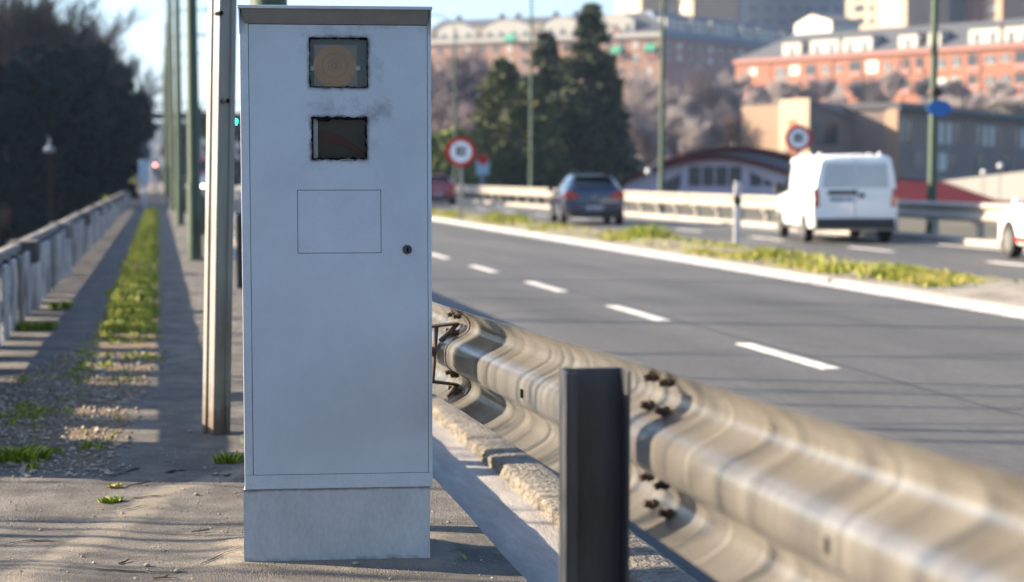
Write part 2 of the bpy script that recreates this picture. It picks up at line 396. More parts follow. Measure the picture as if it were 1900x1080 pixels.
# cracks in the asphalt: thin irregular ribbons of black gap
def crack(pts, wd):
    b = MB(); rows = []
    P = []
    for i in range(len(pts) - 1):
        for k in range(7): P.append(pts[i].lerp(pts[i + 1], k / 7))
    for i, p in enumerate(P):
        q = V((p.x + .010 * nz(p.x * 30, p.y * 30), p.y + .012 * nz(p.x * 30, p.y * 30, 7)))
        h = 1.7 * wd * (.25 + abs(nz(p.x * 22, p.y * 22, 2)) * 1.6) * sin(pi * (i + .5) / len(P))
        z = walk_z(q.x, q.y) + .004
        rows.append([(q.x, q.y - h, z), (q.x, q.y + h, z)])
    b.grid(rows); return structure(b.build('pavement_crack', K['dark_gap']))
for pl, wd in (([(200, 888), (245, 872), (262, 868)], .016), ([(296, 880), (325, 874), (356, 871)], .016), ([(232, 931), (285, 926), (330, 922)], .007),
               ([(390, 884), (420, 886), (442, 880)], .007), ([(280, 1075), (420, 1035), (455, 1028)], .004), ([(0, 1012), (60, 1004), (150, 1010)], .006), ([(120, 1052), (250, 1060), (330, 1062)], .004),
               ([(210, 958), (255, 948), (280, 940)], .006)):
    crack([gp(*p) for p in pl], wd)

# ================================================================ SPEED CAMERA CABINET
def on_front(px, py, yoff=0.):
    r = ray(px, py); n = CV; p0 = MID + CV * yoff
    q = EYE + r * ((p0 - EYE).dot(n) / r.dot(n)); return ((q - MID).dot(CU), q.z)
cab = empty('speed_camera_cabinet', (MID.x, MID.y, 0), atan2(CU.y, CU.x), 'tall pale grey steel speed camera cabinet with two scorched windows standing on the sidewalk', 'speed camera')
xl, zt = on_front(443.5, 10); xr, _ = on_front(799.5, 12); _, zb = on_front(620, 906)
DEP = .27
dl, dzt = on_front(461, 45); dr, dzb = on_front(795, 876)
# shell: sides, back, top, frame strips around the door
b = MB()
b.box(xl, dl - .0015, 0, .03, dzb - .0015, zt - .012); b.box(dr + .0015, xr, 0, .03, dzb - .0015, zt - .012)
b.box(xl, xr, .0005, .03, zb, dzb - .0016)
b.box(xl, xl + .004, .0302, DEP, zb, zt - .012); b.box(xr - .004, xr, .0302, DEP, zb, zt - .012)
b.box(xl + .0042, xr - .0042, DEP - .004, DEP - .0005, zb, zt - .012); b.box(xl + .0042, xr - .0042, .0303, DEP - .0042, zb, zb + .004)
b.build('shell', K['paint_plain'], cab, bevel=.0025)
b = MB(); b.add([(xl - .003, -.042, zt - .012), (xr + .003, -.042, zt - .012), (xr + .003, DEP + .01, zt - .012), (xl - .003, DEP + .01, zt - .012),
                 (xl - .003, -.042, zt - .002), (xr + .003, -.042, zt - .002), (xr + .003, DEP + .01, zt + .0), (xl - .003, DEP + .01, zt + .0)],
                [(3,2,1,0),(4,5,6,7),(0,1,5,4),(1,2,6,5),(2,3,7,6),(3,0,4,7)])
b.build('hood_top', K['paint_plain'], cab, bevel=.002)
b = MB(); b.add([(dl - .012, -.001, dzt + .002), (dr + .001, -.001, dzt + .002), (xr - .008, -.034, zt - .0125), (xl + .008, -.034, zt - .0125),
                 (dl - .012, .006, dzt + .002), (dr + .001, .006, dzt + .002), (xr - .008, -.026, zt - .0125), (xl + .008, -.026, zt - .0125)],
                [(0,1,2,3),(7,6,5,4),(0,4,5,1),(1,5,6,2),(2,6,7,3),(3,7,4,0)])
b.build('hood_fascia', K['fascia'], cab)
for s_, x in ((-1, xl), (1, xr - .004)):
    b = MB(); b.add([(x, .0, zt - .0122), (x, -.040, zt - .0122), (x, .0, dzt - .03), (x + .004, .0, zt - .0122), (x + .004, -.040, zt - .0122), (x + .004, .0, dzt - .03)],
          [(0,1,2),(5,4,3),(0,3,4,1),(1,4,5,2),(2,5,3,0)])
    b.build('hood_cheek', K['paint_plain'], cab)
b = MB(); b.box(dl - .012, dl + .012, .022, .0285, dzb - .012, dzt + .01); b.box(dr - .008, dr + .004, .022, .0285, dzb - .012, dzt + .01); b.box(dl + .0121, dr - .0081, .022, .0285, dzb - .012, dzb + .012); b.box(dl + .0121, dr - .0081, .022, .0285, dzt - .01, dzt + .01); b.build('door_gap', K['dark_gap'], cab)
# windows and hatch rectangles in local x,z
def rect(px0, py0, px1, py1):
    x0, z1 = on_front(px0, py0); x1, z0 = on_front(px1, py1); return (x0, x1, z0, z1)
W1 = rect(574, 70, 682, 162); W2 = rect(579, 218, 680, 295); HT = rect(552, 353, 707, 469)
def rdist(x, z, r):
    dx = max(r[0] - x, 0, x - r[1]); dz = max(r[2] - z, 0, z - r[3]); return sqrt(dx * dx + dz * dz)
holes = [W1, W2, (HT[0] - .0012, HT[1] + .0012, HT[2] - .0012, HT[3] + .0012)]
gx = sorted(set([lerp(dl, dr, i / 130) for i in range(131)] + [h[i] for h in holes for i in (0, 1)]))
gz = sorted(set([lerp(dzb, dzt, i / 300) for i in range(301)] + [h[i] for h in holes for i in (2, 3)]))
b = MB(); soot = []
def soot_at(x, z):
    v = 0
    for r, k in ((W1, 1.), (W2, 1.1)):
        d = rdist(x, z, r); n = nz(x * 38, z * 38, 1); n2 = nz(x * 14, z * 14, 4)
        v += k * (max(0, 1 - d / .012) ** 1.2 * (.7 + .7 * n) + .27 * max(0, 1 - d / (.10 * (1.1 + n2))) ** 1.4)
        v += .17 * max(0, 1 - d / .17) * (.7 + n2) * smooth(r[1] - .03, r[1] + .05, x)
    d = rdist(x, z, HT)
    if z > HT[3] - .004 or z < HT[2] + .004: v += .55 * max(0, 1 - d / .012) * max(0, nz(x * 55, z * 40, 8))
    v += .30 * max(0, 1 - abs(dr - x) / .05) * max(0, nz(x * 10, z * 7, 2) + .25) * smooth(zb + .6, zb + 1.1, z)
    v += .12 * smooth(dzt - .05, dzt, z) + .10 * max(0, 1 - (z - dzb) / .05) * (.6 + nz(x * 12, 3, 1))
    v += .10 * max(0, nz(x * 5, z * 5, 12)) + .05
    return max(0, min(1.2, v))
idx = {}
for z in gz:
    for x in gx:
        idx[(x, z)] = len(b.v); b.v.append(V((x, .001, z))); soot.append(soot_at(x, z))
for j in range(len(gz) - 1):
    for i in range(len(gx) - 1):
        cx = (gx[i] + gx[i+1]) / 2; cz = (gz[j] + gz[j+1]) / 2
        if any(h[0] < cx < h[1] and h[2] < cz < h[3] for h in holes): continue
        b.f.append((idx[(gx[i], gz[j])], idx[(gx[i+1], gz[j])], idx[(gx[i+1], gz[j+1])], idx[(gx[i], gz[j+1])]))
n0 = len(b.v)
for h in holes[:2]:
    a = .018; x0, x1, z0, z1 = h
    b.add([(x0,.001,z0),(x1,.001,z0),(x1,.001,z1),(x0,.001,z1),(x0,a,z0),(x1,a,z0),(x1,a,z1),(x0,a,z1)], [(0,4,5,1),(1,5,6,2),(2,6,7,3),(3,7,4,0)])
soot += [.9] * (len(b.v) - n0)
door = b.build('door', K['paint'], cab, attrs={'soot': soot})
b = MB(); hx = [lerp(HT[0] + .0006, HT[1] - .0006, i / 30) for i in range(31)]; hz = [lerp(HT[2] + .0006, HT[3] - .0006, i / 24) for i in range(25)]
b.grid([[(x, .0015, z) for x in hx] for z in hz]); b.build('hatch', K['paint'], door, attrs={'soot': [soot_at(x, z) * .6 for z in hz for x in hx]})
b = MB(); b.box(HT[0] - .004, HT[1] + .004, .006, .010, HT[2] - .004, HT[3] + .004); b.build('hatch_gap', K['dark_gap'], door)
# lock
lx, lz = on_front(755.5, 463)
b = MB(); b.disc((lx, lz), .0142, -.004, .003, 28); lk = b.build('lock', K['post_steel'], door, bevel=.001)
b = MB(); b.box(lx - .0016, lx + .0016, -.0052, -.0041, lz - .0075, lz + .0075)
for q in (-.006, -.0005, .005): b.box(lx + .0017, lx + .0048, -.0053, -.0042, lz + q - .0014, lz + q + .0014)
b.build('keyhole', K['dark_gap'], lk)
# ragged sealant rings round both openings
def sealant(r, wdt, seed):
    b = MB(); x0, x1, z0, z1 = r; rows = []
    per = [];
    for (ax, az, bx, bz, ox, oz) in ((x0, z0, x1, z0, 0, -1), (x1, z0, x1, z1, 1, 0), (x1, z1, x0, z1, 0, 1), (x0, z1, x0, z0, -1, 0)):
        for k in range(40): per.append((lerp(ax, bx, k / 40), lerp(az, bz, k / 40), ox, oz))
    per.append(per[0])
    for x, z, ox, oz in per:
        o = wdt * max(0., .35 + .9 * nz(x * 90, z * 90, seed) + .6 * nz(x * 30, z * 30, seed + 2)); i = wdt * max(.1, .7 + 1.1 * nz(x * 60, z * 60, seed + 5))
        if oz > 0: i *= 2.0
        rows.append([(x - ox * i, -.0005, z - oz * i), (x, -.0022, z), (x + ox * o, .0006, z + oz * o)])
    b.grid(rows); return b.build('window_sealant', K['sealant'], door, smooth_deg=180)
sealant(W1, .0026, 3); sealant(W2, .0048, 11)
def wpart(name, m, mb, par): return mb.build(name, m, par)
# upper window: flash unit
x0, x1, z0, z1 = W1; cx, cz = on_front(622, 121); ppm = (x1 - x0) / 108.
b = MB(); b.box(x0 - .01, x1 + .01, .0195, .024, z0 - .01, z1 + .01); fl = b.build('flash_unit', K['inner'], cab)
b = MB(); b.box(x0 + 8 * ppm, x0 + 89 * ppm, .0175, .0192, z0 - .008, z1 - 12 * ppm); b.build('reflector_plate', K['inner2'], fl)
b = MB(); b.disc((cx - .002, cz - .002), 40 * ppm, .0155, .0173, 48); b.build('reflector', K['copper'], fl)
b = MB()
for r_ in (23, 12): b.ring((cx - .002, cz), (r_ - .8) * ppm, (r_ + .8) * ppm, .0145, .0154, 40)
b.disc((cx - .002, cz), 7.5 * ppm, .0142, .0153, 24); b.build('reflector_ring', K['copper_dark'], fl)
b = MB(); wc = (x0 + 97 * ppm, cz + 2 * ppm); b.ring((x0 + 92 * ppm, cz - .008), 20.4 * ppm, 21.2 * ppm, .0144, .0153, 40); b.build('wire', K['copper_dark'], fl)
for px in (578.5, 664):
    sx_, sz_ = on_front(px, 126); b = MB(); b.ring((sx_, sz_), 2.2 * ppm, 4.6 * ppm, .010, .0174, 20); b.disc((sx_, sz_), 2.1 * ppm, .0125, .0174, 12); b.build('screw', K['white_plastic'], fl)
for px, py in ((589, 93.5), (652, 94), (590, 157), (654, 157)):
    sx_, sz_ = on_front(px, py); b = MB(); b.disc((sx_, sz_), 1.8 * ppm, .0145, .0174, 12); b.build('rivet', K['copper'], fl)
b = MB(); b.grid([[(x0, .006, z0), (x1, .006, z0)], [(x0, .006, z1), (x1, .006, z1)]]); b.build('window_pane', K['pane'], door)
# lower window: camera port
x0, x1, z0, z1 = W2; ppm = (x1 - x0) / 101.
b = MB(); b.box(x0 - .01, x1 + .01, .034, .04, z0 - .01, z1 + .01); cp = b.build('camera_port', K['inner_black'], cab)
b = MB(); b.box(x0 + .003, x0 + 10 * ppm, .019, .0215, z0, z1 - .004); b.build('white_baffle', K['white_plastic'], cp)
b = MB(); rows = []
for k in range(31):
    t = k / 30; x = lerp(x0 + 10.5 * ppm, x1 - 2 * ppm, t); zc = z1 - (34 + 40 * t ** 2.1) * ppm; h = (10 - 4 * t) * ppm
    rows.append([(x, .031, zc - h * 1.2), (x, .029, zc - h * .3), (x, .029, zc + h * .4), (x, .031, zc + h * 1.1)])
b.grid(rows); b.build('red_filter', K['dark_red'], cp, smooth_deg=180)
b = MB(); b.grid([[(x0, .006, z0), (x1, .006, z0)], [(x0, .006, z1), (x1, .006, z1)]]); b.build('window_pane', K['pane'], door)
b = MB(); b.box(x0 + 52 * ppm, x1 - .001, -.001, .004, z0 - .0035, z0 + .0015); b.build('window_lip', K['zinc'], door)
# plinth
pl, _ = on_front(452.5, 1000); pr, _ = on_front(798, 1000)
nx_, nz_ = 40, 24; rows = []; sa = []
b = MB(); b.box(pl, pr, .0045, DEP - .006, -.06, zb - .001)
zz = [lerp(.012, zb - .001, j / nz_) for j in range(nz_ + 1)]; xx = [lerp(pl, pr, i / nx_) for i in range(nx_ + 1)]
sa = [0.1] * 8
b.grid([[(x, .0018, z) for x in xx] for z in zz])
for z in zz:
    for x in xx:
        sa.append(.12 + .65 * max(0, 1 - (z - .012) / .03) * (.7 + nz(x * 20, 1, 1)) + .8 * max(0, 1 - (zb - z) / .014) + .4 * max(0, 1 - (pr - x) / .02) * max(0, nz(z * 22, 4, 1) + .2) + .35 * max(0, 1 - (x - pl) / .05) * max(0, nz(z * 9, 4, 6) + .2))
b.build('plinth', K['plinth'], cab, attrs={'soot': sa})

# ================================================================ NEAR GUARD RAIL
PROF = [(.156,.016),(.151,.030),(.138,.052),(.126,.070),(.113,.080),(.099,.084),(.085,.081),(.073,.071),(.060,.048),(.047,.022),(.036,.008),(.022,.001),(0,0)]
PROF = PROF + [(-z, x) for z, x in PROF[-2::-1]]
ZS = 1.03
def rail_c(y):     # crest x and centre z of the beam along the road
    x = lerp(.846, .905, smooth(1.2, 3.6, y)) + .018 * smooth(3.6, 5.6, y)
    z = -.16 + lerp(.905, .752, min(1, max(0, (y - 1.2) / 4.3)) ** .85) - .03 * smooth(5.6, 9, y)
    return x, z
rail = empty('guard_rail', (.93, 2.95, 0), 0, 'near galvanised crash barrier with wavy beam running beside the speed camera cabinet', 'crash barrier')
def O(v): return V(v) - V((.93, 2.95, 0))
def beam(y0, y1, off=0., dy=.05):
    n = max(2, int((y1 - y0) / dy)); rows = []
    for j in range(n + 1):
        y = lerp(y0, y1, j / n); cx, cz = rail_c(y)
        wob = .0016 * nz(y * 2.3, 1.1) + .0008 * nz(y * 7, 4)
        rows.append([O((cx + x + off + wob * (1 + z * 4), y, cz + z * ZS)) for z, x in PROF])
    b = MB(); b.grid(rows)
    back = [[V((p.x + .0032, p.y, p.z)) for p in r] for r in rows]; b.grid([r[::-1] for r in back])
    for r, q in ((rows[0], back[0]), (rows[-1], back[-1])):
        b.grid([r, q])
    b.grid([[r[0] for r in rows], [r[0] for r in back]]); b.grid([[r[-1] for r in rows], [r[-1] for r in back]])
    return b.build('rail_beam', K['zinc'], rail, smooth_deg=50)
SPL = [3.02, 5.42]
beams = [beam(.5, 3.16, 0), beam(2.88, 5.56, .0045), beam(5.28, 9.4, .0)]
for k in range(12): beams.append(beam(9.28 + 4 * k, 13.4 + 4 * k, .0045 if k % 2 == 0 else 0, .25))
def nut(p, d, r=.0135, l=.026):
    b = MB(); b.tube(p, p + d * l * .45, r, r, 6); b.tube(p + d * l * .45, p + d * l, r * .62, r * .55, 8); return b.build('bolt', K['rusty'], rail)
for ys_ in SPL:
    for dy in (-.055, .055):
        y = ys_ + dy; cx, cz = rail_c(y)
        for z, x, tz in ((.128, .068, .45), (.066, .060, -.5), (-.066, .060, .5), (-.128, .068, -.45)):
            nut(O((cx + x, y, cz + z * ZS)), V((-1, -.12, -tz * .55)).normalized())
# delineator holes / small reflector clips on the beam
for px, py in ((955, 744), (1643, 1058)):
    for k in range(1):
        yy = 4.05 if px < 1000 else 1.98
        cx, cz = rail_c(yy); b = MB(); b.prism([(O((cx, yy, cz)).x - .0016, cz - .011), (O((cx, yy, cz)).x + .002, cz - .011), (O((cx, yy, cz)).x + .002, cz + .011), (O((cx, yy, cz)).x - .0016, cz + .011)], yy - 2.95 - .007, yy - 2.95 + .007)
        b.build('slot_hole', K['dark_gap'], rail)
def channel(x, y, zt_, wd=.125, dp=.065, t=.006, z0=-.3):
    b = MB(); b.box(x - wd/2, x + wd/2, y + dp - t, y + dp, z0, zt_)
    b.box(x - wd/2, x - wd/2 + t, y, y + dp - t - .0002, z0, zt_ - .0002); b.box(x + wd/2 - t, x + wd/2, y, y + dp - t - .0002, z0, zt_ - .0002)
    b.box(x - wd/2 + t + .0002, x - wd/2 + t + .018, y, y + t, z0, zt_ - .0005)
    return b
pp = at(1111, 690, 3.03); 
b = channel(0, 0, pp.z, dp=.07); post = b.build('rail_post', K['post_steel'], rail, bevel=.0015); q = O((pp.x, pp.y, 0)); post.location = (q.x - .001, q.y, 0); post.rotation_euler = (0, 0, R(-4))
cx, cz = rail_c(5.42)
b = channel(0, 0, .80); p2 = b.build('rail_post', K['post_steel'], rail); p2.location = O((cx - .235, 5.40, 0))
for k in range(12):
    y = 9.3 + 4 * k; ccx, _ = rail_c(y); b = channel(0, 0, .79); p3 = b.build('rail_post', K['post_steel'], rail); p3.location = O((ccx - .07, y, 0))
# spacer bracket: flat bars splaying from the post to the two waves of the beam
b = MB(); yb = 5.40
def bar(p0, p1, t=.0035, dp=.05):
    p0 = V(p0); p1 = V(p1); d = (p1 - p0).normalized(); n = V((-d.z, 0, d.x)) * t
    b.add([O(p0 - n), O(p0 + n), O(p1 + n), O(p1 - n), O(p0 - n + V((0, dp, 0))), O(p0 + n + V((0, dp, 0))), O(p1 + n + V((0, dp, 0))), O(p1 - n + V((0, dp, 0)))],
          [(0,1,2,3),(7,6,5,4),(0,4,5,1),(1,5,6,2),(2,6,7,3),(3,7,4,0)])
bar((cx - .175, yb, cz + .075), (cx + .072, yb, cz + .100)); bar((cx - .175, yb, cz - .075), (cx + .072, yb, cz - .112))
bar((cx - .004, yb, cz + .090), (cx - .018, yb, cz - .096)); bar((cx - .170, yb, cz + .16), (cx - .170, yb, cz - .16))
bar((cx + .072, yb, cz + .100), (cx + .008, yb, cz + .04)); bar((cx + .072, yb, cz - .112), (cx + .030, yb, cz - .150))
b.build('spacer_bracket', K['rusty'], rail)
b = MB(); b.tube(O((cx - .012, yb + .02, cz + .005)), O((cx - .03, yb + .02, cz + .005)), .017, .017, 6); b.tube(O((cx - .03, yb + .02, cz + .005)), O((cx - .058, yb + .02, cz + .006)), .009, .009, 8); b.build('bolt', K['rusty'], rail)

# ================================================================ PARAPET
par = empty('parapet', (-1.15, 6.9, 0), 0, 'weathered concrete balustrade along the left edge of the sidewalk', 'balustrade')
def PO(x): return x + 1.15
b = MB(); Y0p, Y1p = 6.9, 65.
def railbox(z0, z1, x0, x1, amp):
    b = MB(); rows = []
    loop = [(x0, z0), (x1, z0), (x1, z1 - .01), (x1 - .015, z1), (x0 + .015, z1), (x0, z1 - .01), (x0, z0)]
    for y in axis([(Y0p, 20, 110), (20, Y1p, 130)]):
        rows.append([(PO(x) + amp * nz(y * 3, i * 2.1), y - 6.9, z + amp * nz(y * 2.2, i * 1.3, 5)) for i, (x, z) in enumerate(loop[:-1])])
        rows[-1].append(rows[-1][0])
    b.grid(rows); o = len(b.v); n = len(rows[0]) - 1
    b.f.append(tuple(range(n))[::-1]); e = (len(rows) - 1) * (n + 1); b.f.append(tuple(e + i for i in range(n)))
    return b
railbox(.515, .605, -1.285, -1.185, .007).build('top_rail', K['parapet_top'], par, smooth_deg=35)
railbox(.18, .325, -1.27, -1.215, .006).build('middle_rail', K['parapet_rail'], par, smooth_deg=35)
posts_y = [7.2] + [9.35 + 5.6 * k for k in range(10)]
for i, y in enumerate(posts_y):
    ln = .62 if i == 0 else .30
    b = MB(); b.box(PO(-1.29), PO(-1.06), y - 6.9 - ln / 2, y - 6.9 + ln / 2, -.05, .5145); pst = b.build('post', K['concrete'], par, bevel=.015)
    b = MB(); b.box(PO(-1.31), PO(-1.05), y - 6.9 - ln / 2 - .03, y - 6.9 + ln / 2 + .03, .43, .62); b.build('post_cap', K['grime_shade'] if i % 3 else K['parapet_top'], pst, bevel=.015)
nb = 0; y = 7.62
bal = None
while y < 65 and nb < 98:
    if min(abs(y - q) for q in posts_y) > .28:
        b = MB(); h = .0
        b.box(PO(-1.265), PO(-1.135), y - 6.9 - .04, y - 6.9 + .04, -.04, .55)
        bl = b.build('baluster', K['grime_shade'], par, bevel=.01); nb += 1  # core coloured dark to read as shade between the facing slabs
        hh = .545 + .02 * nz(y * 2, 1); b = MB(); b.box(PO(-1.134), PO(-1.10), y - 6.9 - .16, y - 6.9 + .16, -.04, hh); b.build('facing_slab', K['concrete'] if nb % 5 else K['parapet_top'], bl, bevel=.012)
    y += .68
# ================================================================ STREET FURNITURE
def XY(Lr, d):
    x = Lr * cos(YAW); return x, (d - x * sin(YAW)) / cos(YAW)
# leaning steel sign post beside the cabinet
g = gp(401, 803); top = at(419, -420, 7.62)
sp = empty('steel_post', (g.x, g.y, 0), 0, 'bare square galvanised post leaning beside the cabinet with rust at its foot', 'post')
def sq_section(h, a):
    pts = []
    for k in range(4):
        t = a + k * pi / 2; c_, s_ = cos(t), sin(t)
        for u, v in ((-h + .006, -h), (-.018, -h), (-.014, -h + .008), (.014, -h + .008), (.018, -h), (h - .006, -h), (h, -h + .006)):
            pts.append((u * c_ - v * s_, u * s_ + v * c_))
    return pts
sec = sq_section(.049, R(-56)); b = MB(); rows = []; rs = []
for j in range(41):
    t = j / 40; o_ = V((top.x - g.x, top.y - g.y, top.z)) * t
    rows.append([(o_.x + x, o_.y + y, o_.z - .02) for x, y in sec + sec[:1]]); rs += [max(0, 1 - o_.z / .42) * .9] * (len(sec) + 1)
b.grid(rows); b.build('shaft', K['sign_post'], sp, smooth_deg=30, attrs={'soot': rs})
for px, py in ((423, 187), (411, 24)):
    r_ = ray(px, py); q = EYE + r_ * (7.46 / r_.dot(FH)); b = MB(); b.tube((q.x - g.x, q.y - g.y, q.z), (q.x - g.x - .02, q.y - g.y + .05, q.z), .011, .011, 10); b.build('bolt_hole', K['dark_gap'], sp)

def lamp_post(m, hgt=9.2, r0=.10, arm=1, lean=0):
    t = empty('lamp_post'); 
    b = MB(); b.tube((0, 0, -.3), (0, 0, 1.1), r0, r0, 16); b.tube((0, 0, 1.1), (lean, 0, hgt), r0 * .86, r0 * .5, 16); b.build('pole', m, t, smooth_deg=50)
    b = MB(); b.tube((0, 0, 0), (0, 0, .025), r0 * 1.5, r0 * 1.5, 12); b.build('base_plate', m, t)
    b = MB(); b.box(-.045, .045, -r0 - .006, -r0 + .01, .55, .92); b.build('hatch', m, t, bevel=.005)
    pts = [V((lean, 0, hgt - .1))]
    for k in range(9): a = k / 8 * pi / 2; pts.append(V((lean + arm * (1.1 * (1 - cos(a))), 0, hgt - .1 + .9 * sin(a))))
    pts.append(V((lean + arm * 2.0, 0, hgt + .82)))
    b = MB(); b.path(pts, r0 * .36, 8); ar = b.build('arm', m, t, smooth_deg=50)
    b = MB(); hx_ = lean + arm * 2.3; b.add([(hx_ - .38, -.10, hgt + .80), (hx_ + .38, -.14, hgt + .80), (hx_ + .38, .14, hgt + .80), (hx_ - .38, .10, hgt + .80), (hx_ - .30, -.06, hgt + .92), (hx_ + .28, -.08, hgt + .94), (hx_ + .28, .08, hgt + .94), (hx_ - .30, .06, hgt + .92)],
                     [(3,2,1,0),(4,5,6,7),(0,1,5,4),(1,2,6,5),(2,3,7,6),(3,0,4,7)]); b.build('lamp_head', K['zinc_far'], ar, bevel=.02)
    return t
lp0 = lamp_post(K['green'])
labs = ['green lamp post directly behind the speed camera cabinet, only its shaft showing above the hood', 'nearest green lamp post seen left of the leaning steel post', 'second green lamp post along the sidewalk left of the leaning steel post', 'third slim green lamp post along the sidewalk left of the leaning steel post']
for i, d in enumerate([7.25, 22.9, 38.7, 55, 71, 87, 103, 119, 135]):
    o = lp0 if i == 0 else clone(lp0)
    x, y = XY(.5, d); o.location = (x, y, 0)
    tag(o, labs[i] if i < 4 else 'distant slim lamp post with curved arm in the row along the sidewalk', 'lamp post', 'lamp posts along the sidewalk')
fl0 = lamp_post(K['greygreen'], 10, .11, -1)
fl_labs = {37: 'tall green lamp post behind the far barrier carrying the blue oval sign', 57: 'tall green lamp post in front of the arched hall', 77: 'pale lamp post standing before the dark conifers', 97: 'faint grey lamp post above the left round speed sign'}
for i, d in enumerate([37.2, 57.2, 77.2, 97.0]):
    o = fl0 if i == 0 else clone(fl0)
    x, y = XY(17.75, d); o.location = (x, y, -.13); tag(o, fl_labs[int(d)], 'lamp post', 'lamp posts behind the far barrier')
    if i < 2:
        for ch in KIDS(o):
            if ch.name.startswith(('pole', 'base', 'hatch')):
                ch.data = ch.data.copy(); ch.data.materials[0] = K['green']
# blue oval sign on the first far pole
x, y = XY(17.75, 37.2)
sg = empty('oval_sign', (x + .05, y - .2, 2.72), R(-4), 'blue oval plate clamped to the tall green lamp post', 'sign')
b = MB(); b.prism([(.29 * cos(2*pi*k/32), .185 * sin(2*pi*k/32)) for k in range(32)], -.015, .015); b.build('plate', K['sign_blue'], sg)
b = MB(); b.box(-.13, .09, .016, .09, -.03, .03); b.build('clamp', K['rusty'], sg)
b = MB(); b.ring((-.05, .36), .05, .12, .05, .32, 14); b.tube((-.05, .18, .25), (-.05, .18, .47), .10, .10, 14); b.build('collar', K['rusty'], sg)

def text_mesh(name, s, size, m, parent, loc, bold=.012):
    c = bpy.data.curves.new(name, 'FONT'); c.body = s; c.size = size; c.align_x = 'CENTER'; c.align_y = 'CENTER'; c.extrude = .002; c.offset = bold; c.space_character = 1.05
    tmp = bpy.data.objects.new('tmp', c); COL.objects.link(tmp); dg = bpy.context.evaluated_depsgraph_get(); dg.update()
    me = bpy.data.meshes.new_from_object(tmp.evaluated_get(dg)); bpy.data.objects.remove(tmp); bpy.data.curves.remove(c)
    me.materials.clear(); me.materials.append(m); o = bpy.data.objects.new(name, me); COL.objects.link(o); o.parent = parent; o.location = loc; o.rotation_euler = (pi / 2, 0, 0); return o
def speed_sign(x, y, z0, zc, r, s, label, rz):
    t = empty('speed_limit_sign', (x, y, z0), rz, label, 'road sign', 'round speed limit signs')
    b = MB(); b.box(-.06, .06, .025, .085, -.1, zc - z0 + r * .6); b.build('sign_post', K['zinc_far'], t)
    b = MB(); b.disc((0, zc - z0), r, -.008, .02, 40); pl_ = b.build('sign_plate', K['sign_red'], t, bevel=.004)
    b = MB(); b.disc((0, zc - z0), r * .72, -.0125, -.0085, 40); b.build('white_field', K['sign_white'], pl_)
    tx = text_mesh('numeral', s, r * .82, K['sign_black'], pl_, (0, -.0145, zc - z0)); tx.scale = (.86, 1.15, 1)
    return t
x, y = XY(9.33, 50); speed_sign(x, y, -.18, 1.2 + (325 - 282) / 60., .46, '80', 'round red rimmed speed limit sign on the median near the dark hatchback', R(-8))
x, y = XY(17.95, 45.5); speed_sign(x, y, -.13, 1.2 + (325 - 257) / 66., .375, '80', 'round red rimmed speed limit sign behind the roof of the white van', R(-14))
x, y = XY(18.1, 90.5)
t = empty('information_sign', (x, y, -.13), R(-8), 'small pale blue sign with red top beside the left round speed sign', 'road sign')
b = MB(); b.box(-.13, .13, .02, .09, 0, 1.35); b.build('sign_post', K['sign_blue'] if False else K['slate_blue'], t)
b = MB(); b.box(-.36, .36, -.02, .02, 1.35, 2.15); b.build('sign_plate', K['sign_pale'], t, bevel=.03)
b = MB(); b.disc((0, 2.2), .30, -.028, -.0205, 24); b.build('red_disc', K['sign_red'], t)
# white delineator post
x, y = XY(11.15, 31.2); t = empty('delineator_post', (x, y, -.17), R(-10), 'white delineator post with a black band on the grassy median', 'delineator')
b = MB(); b.prism([(-.065, -.05), (.065, -.05), (.065, .80), (-.065, .80)], -.02, .03); b.build('shaft', K['white_line'], t, bevel=.012)
b = MB(); b.prism([(-.067, .801), (.067, .801), (.067, .94), (-.067, .98)], -.022, .032); b.build('black_band', K['sign_black'], t)
b = MB(); b.prism([(-.065, .981), (.065, .941), (.065, 1.19), (.03, 1.25), (-.065, 1.27)], -.02, .03); b.build('top', K['white_line'], t, bevel=.01)
# left distant signs and lights
x, y = XY(-.53, 58); t = empty('pale_blue_sign', (x, y, 0), 0, 'pale blue upright sign on a post at the far end of the balustrade', 'sign')
b = MB(); b.tube((0, 0, -.1), (0, 0, 1.0), .05, .05, 8); b.build('sign_post', K['sign_pale'], t); b = MB(); b.box(-.17, .17, -.08, -.05, 1.0, 1.75); b.build('sign_plate', K['sign_pale'], t, bevel=.02)
def signal(name, x, y, zlamp, m, label, hang=0):
    t = empty(name, (x, y, 0), 0, label, 'traffic light')
    b = MB()
    if hang: b.tube((0, .1, zlamp + .2), (0, .1, hang), .05, .05, 8)
    else: b.tube((0, .1, -.3), (0, .1, zlamp + .5), .06, .06, 8)
    b.build('mounting_pole', K['steel_dark'], t)
    b = MB(); b.box(-.16, .16, -.06, .22, zlamp - .7, zlamp + .28); h_ = b.build('signal_head', K['black_trim'], t, bevel=.03)
    b = MB(); b.disc((0, zlamp), .10, -.075, -.061, 20); b.build('lens', m, h_)
    b = MB(); b.ring((0, zlamp), .112, .122, -.2, -.061, 20); b.build('visor', K['black_trim'], h_)
    return t
x, y = XY(-.22, 112); signal('pedestrian_signal', x, y, 1.2 + 19 / 26.8, emit('red_signal_glow', (1, .30, .26), 2.6), 'small signal with glowing red lens far down the sidewalk')
x, y = XY(6.9, 146); signal('traffic_light', x, y, 1.2 + 98 / 20.5, emit('green_signal_glow', (.03, .95, .55), 12), 'green lit traffic light hanging under the distant footbridge', 6.3)
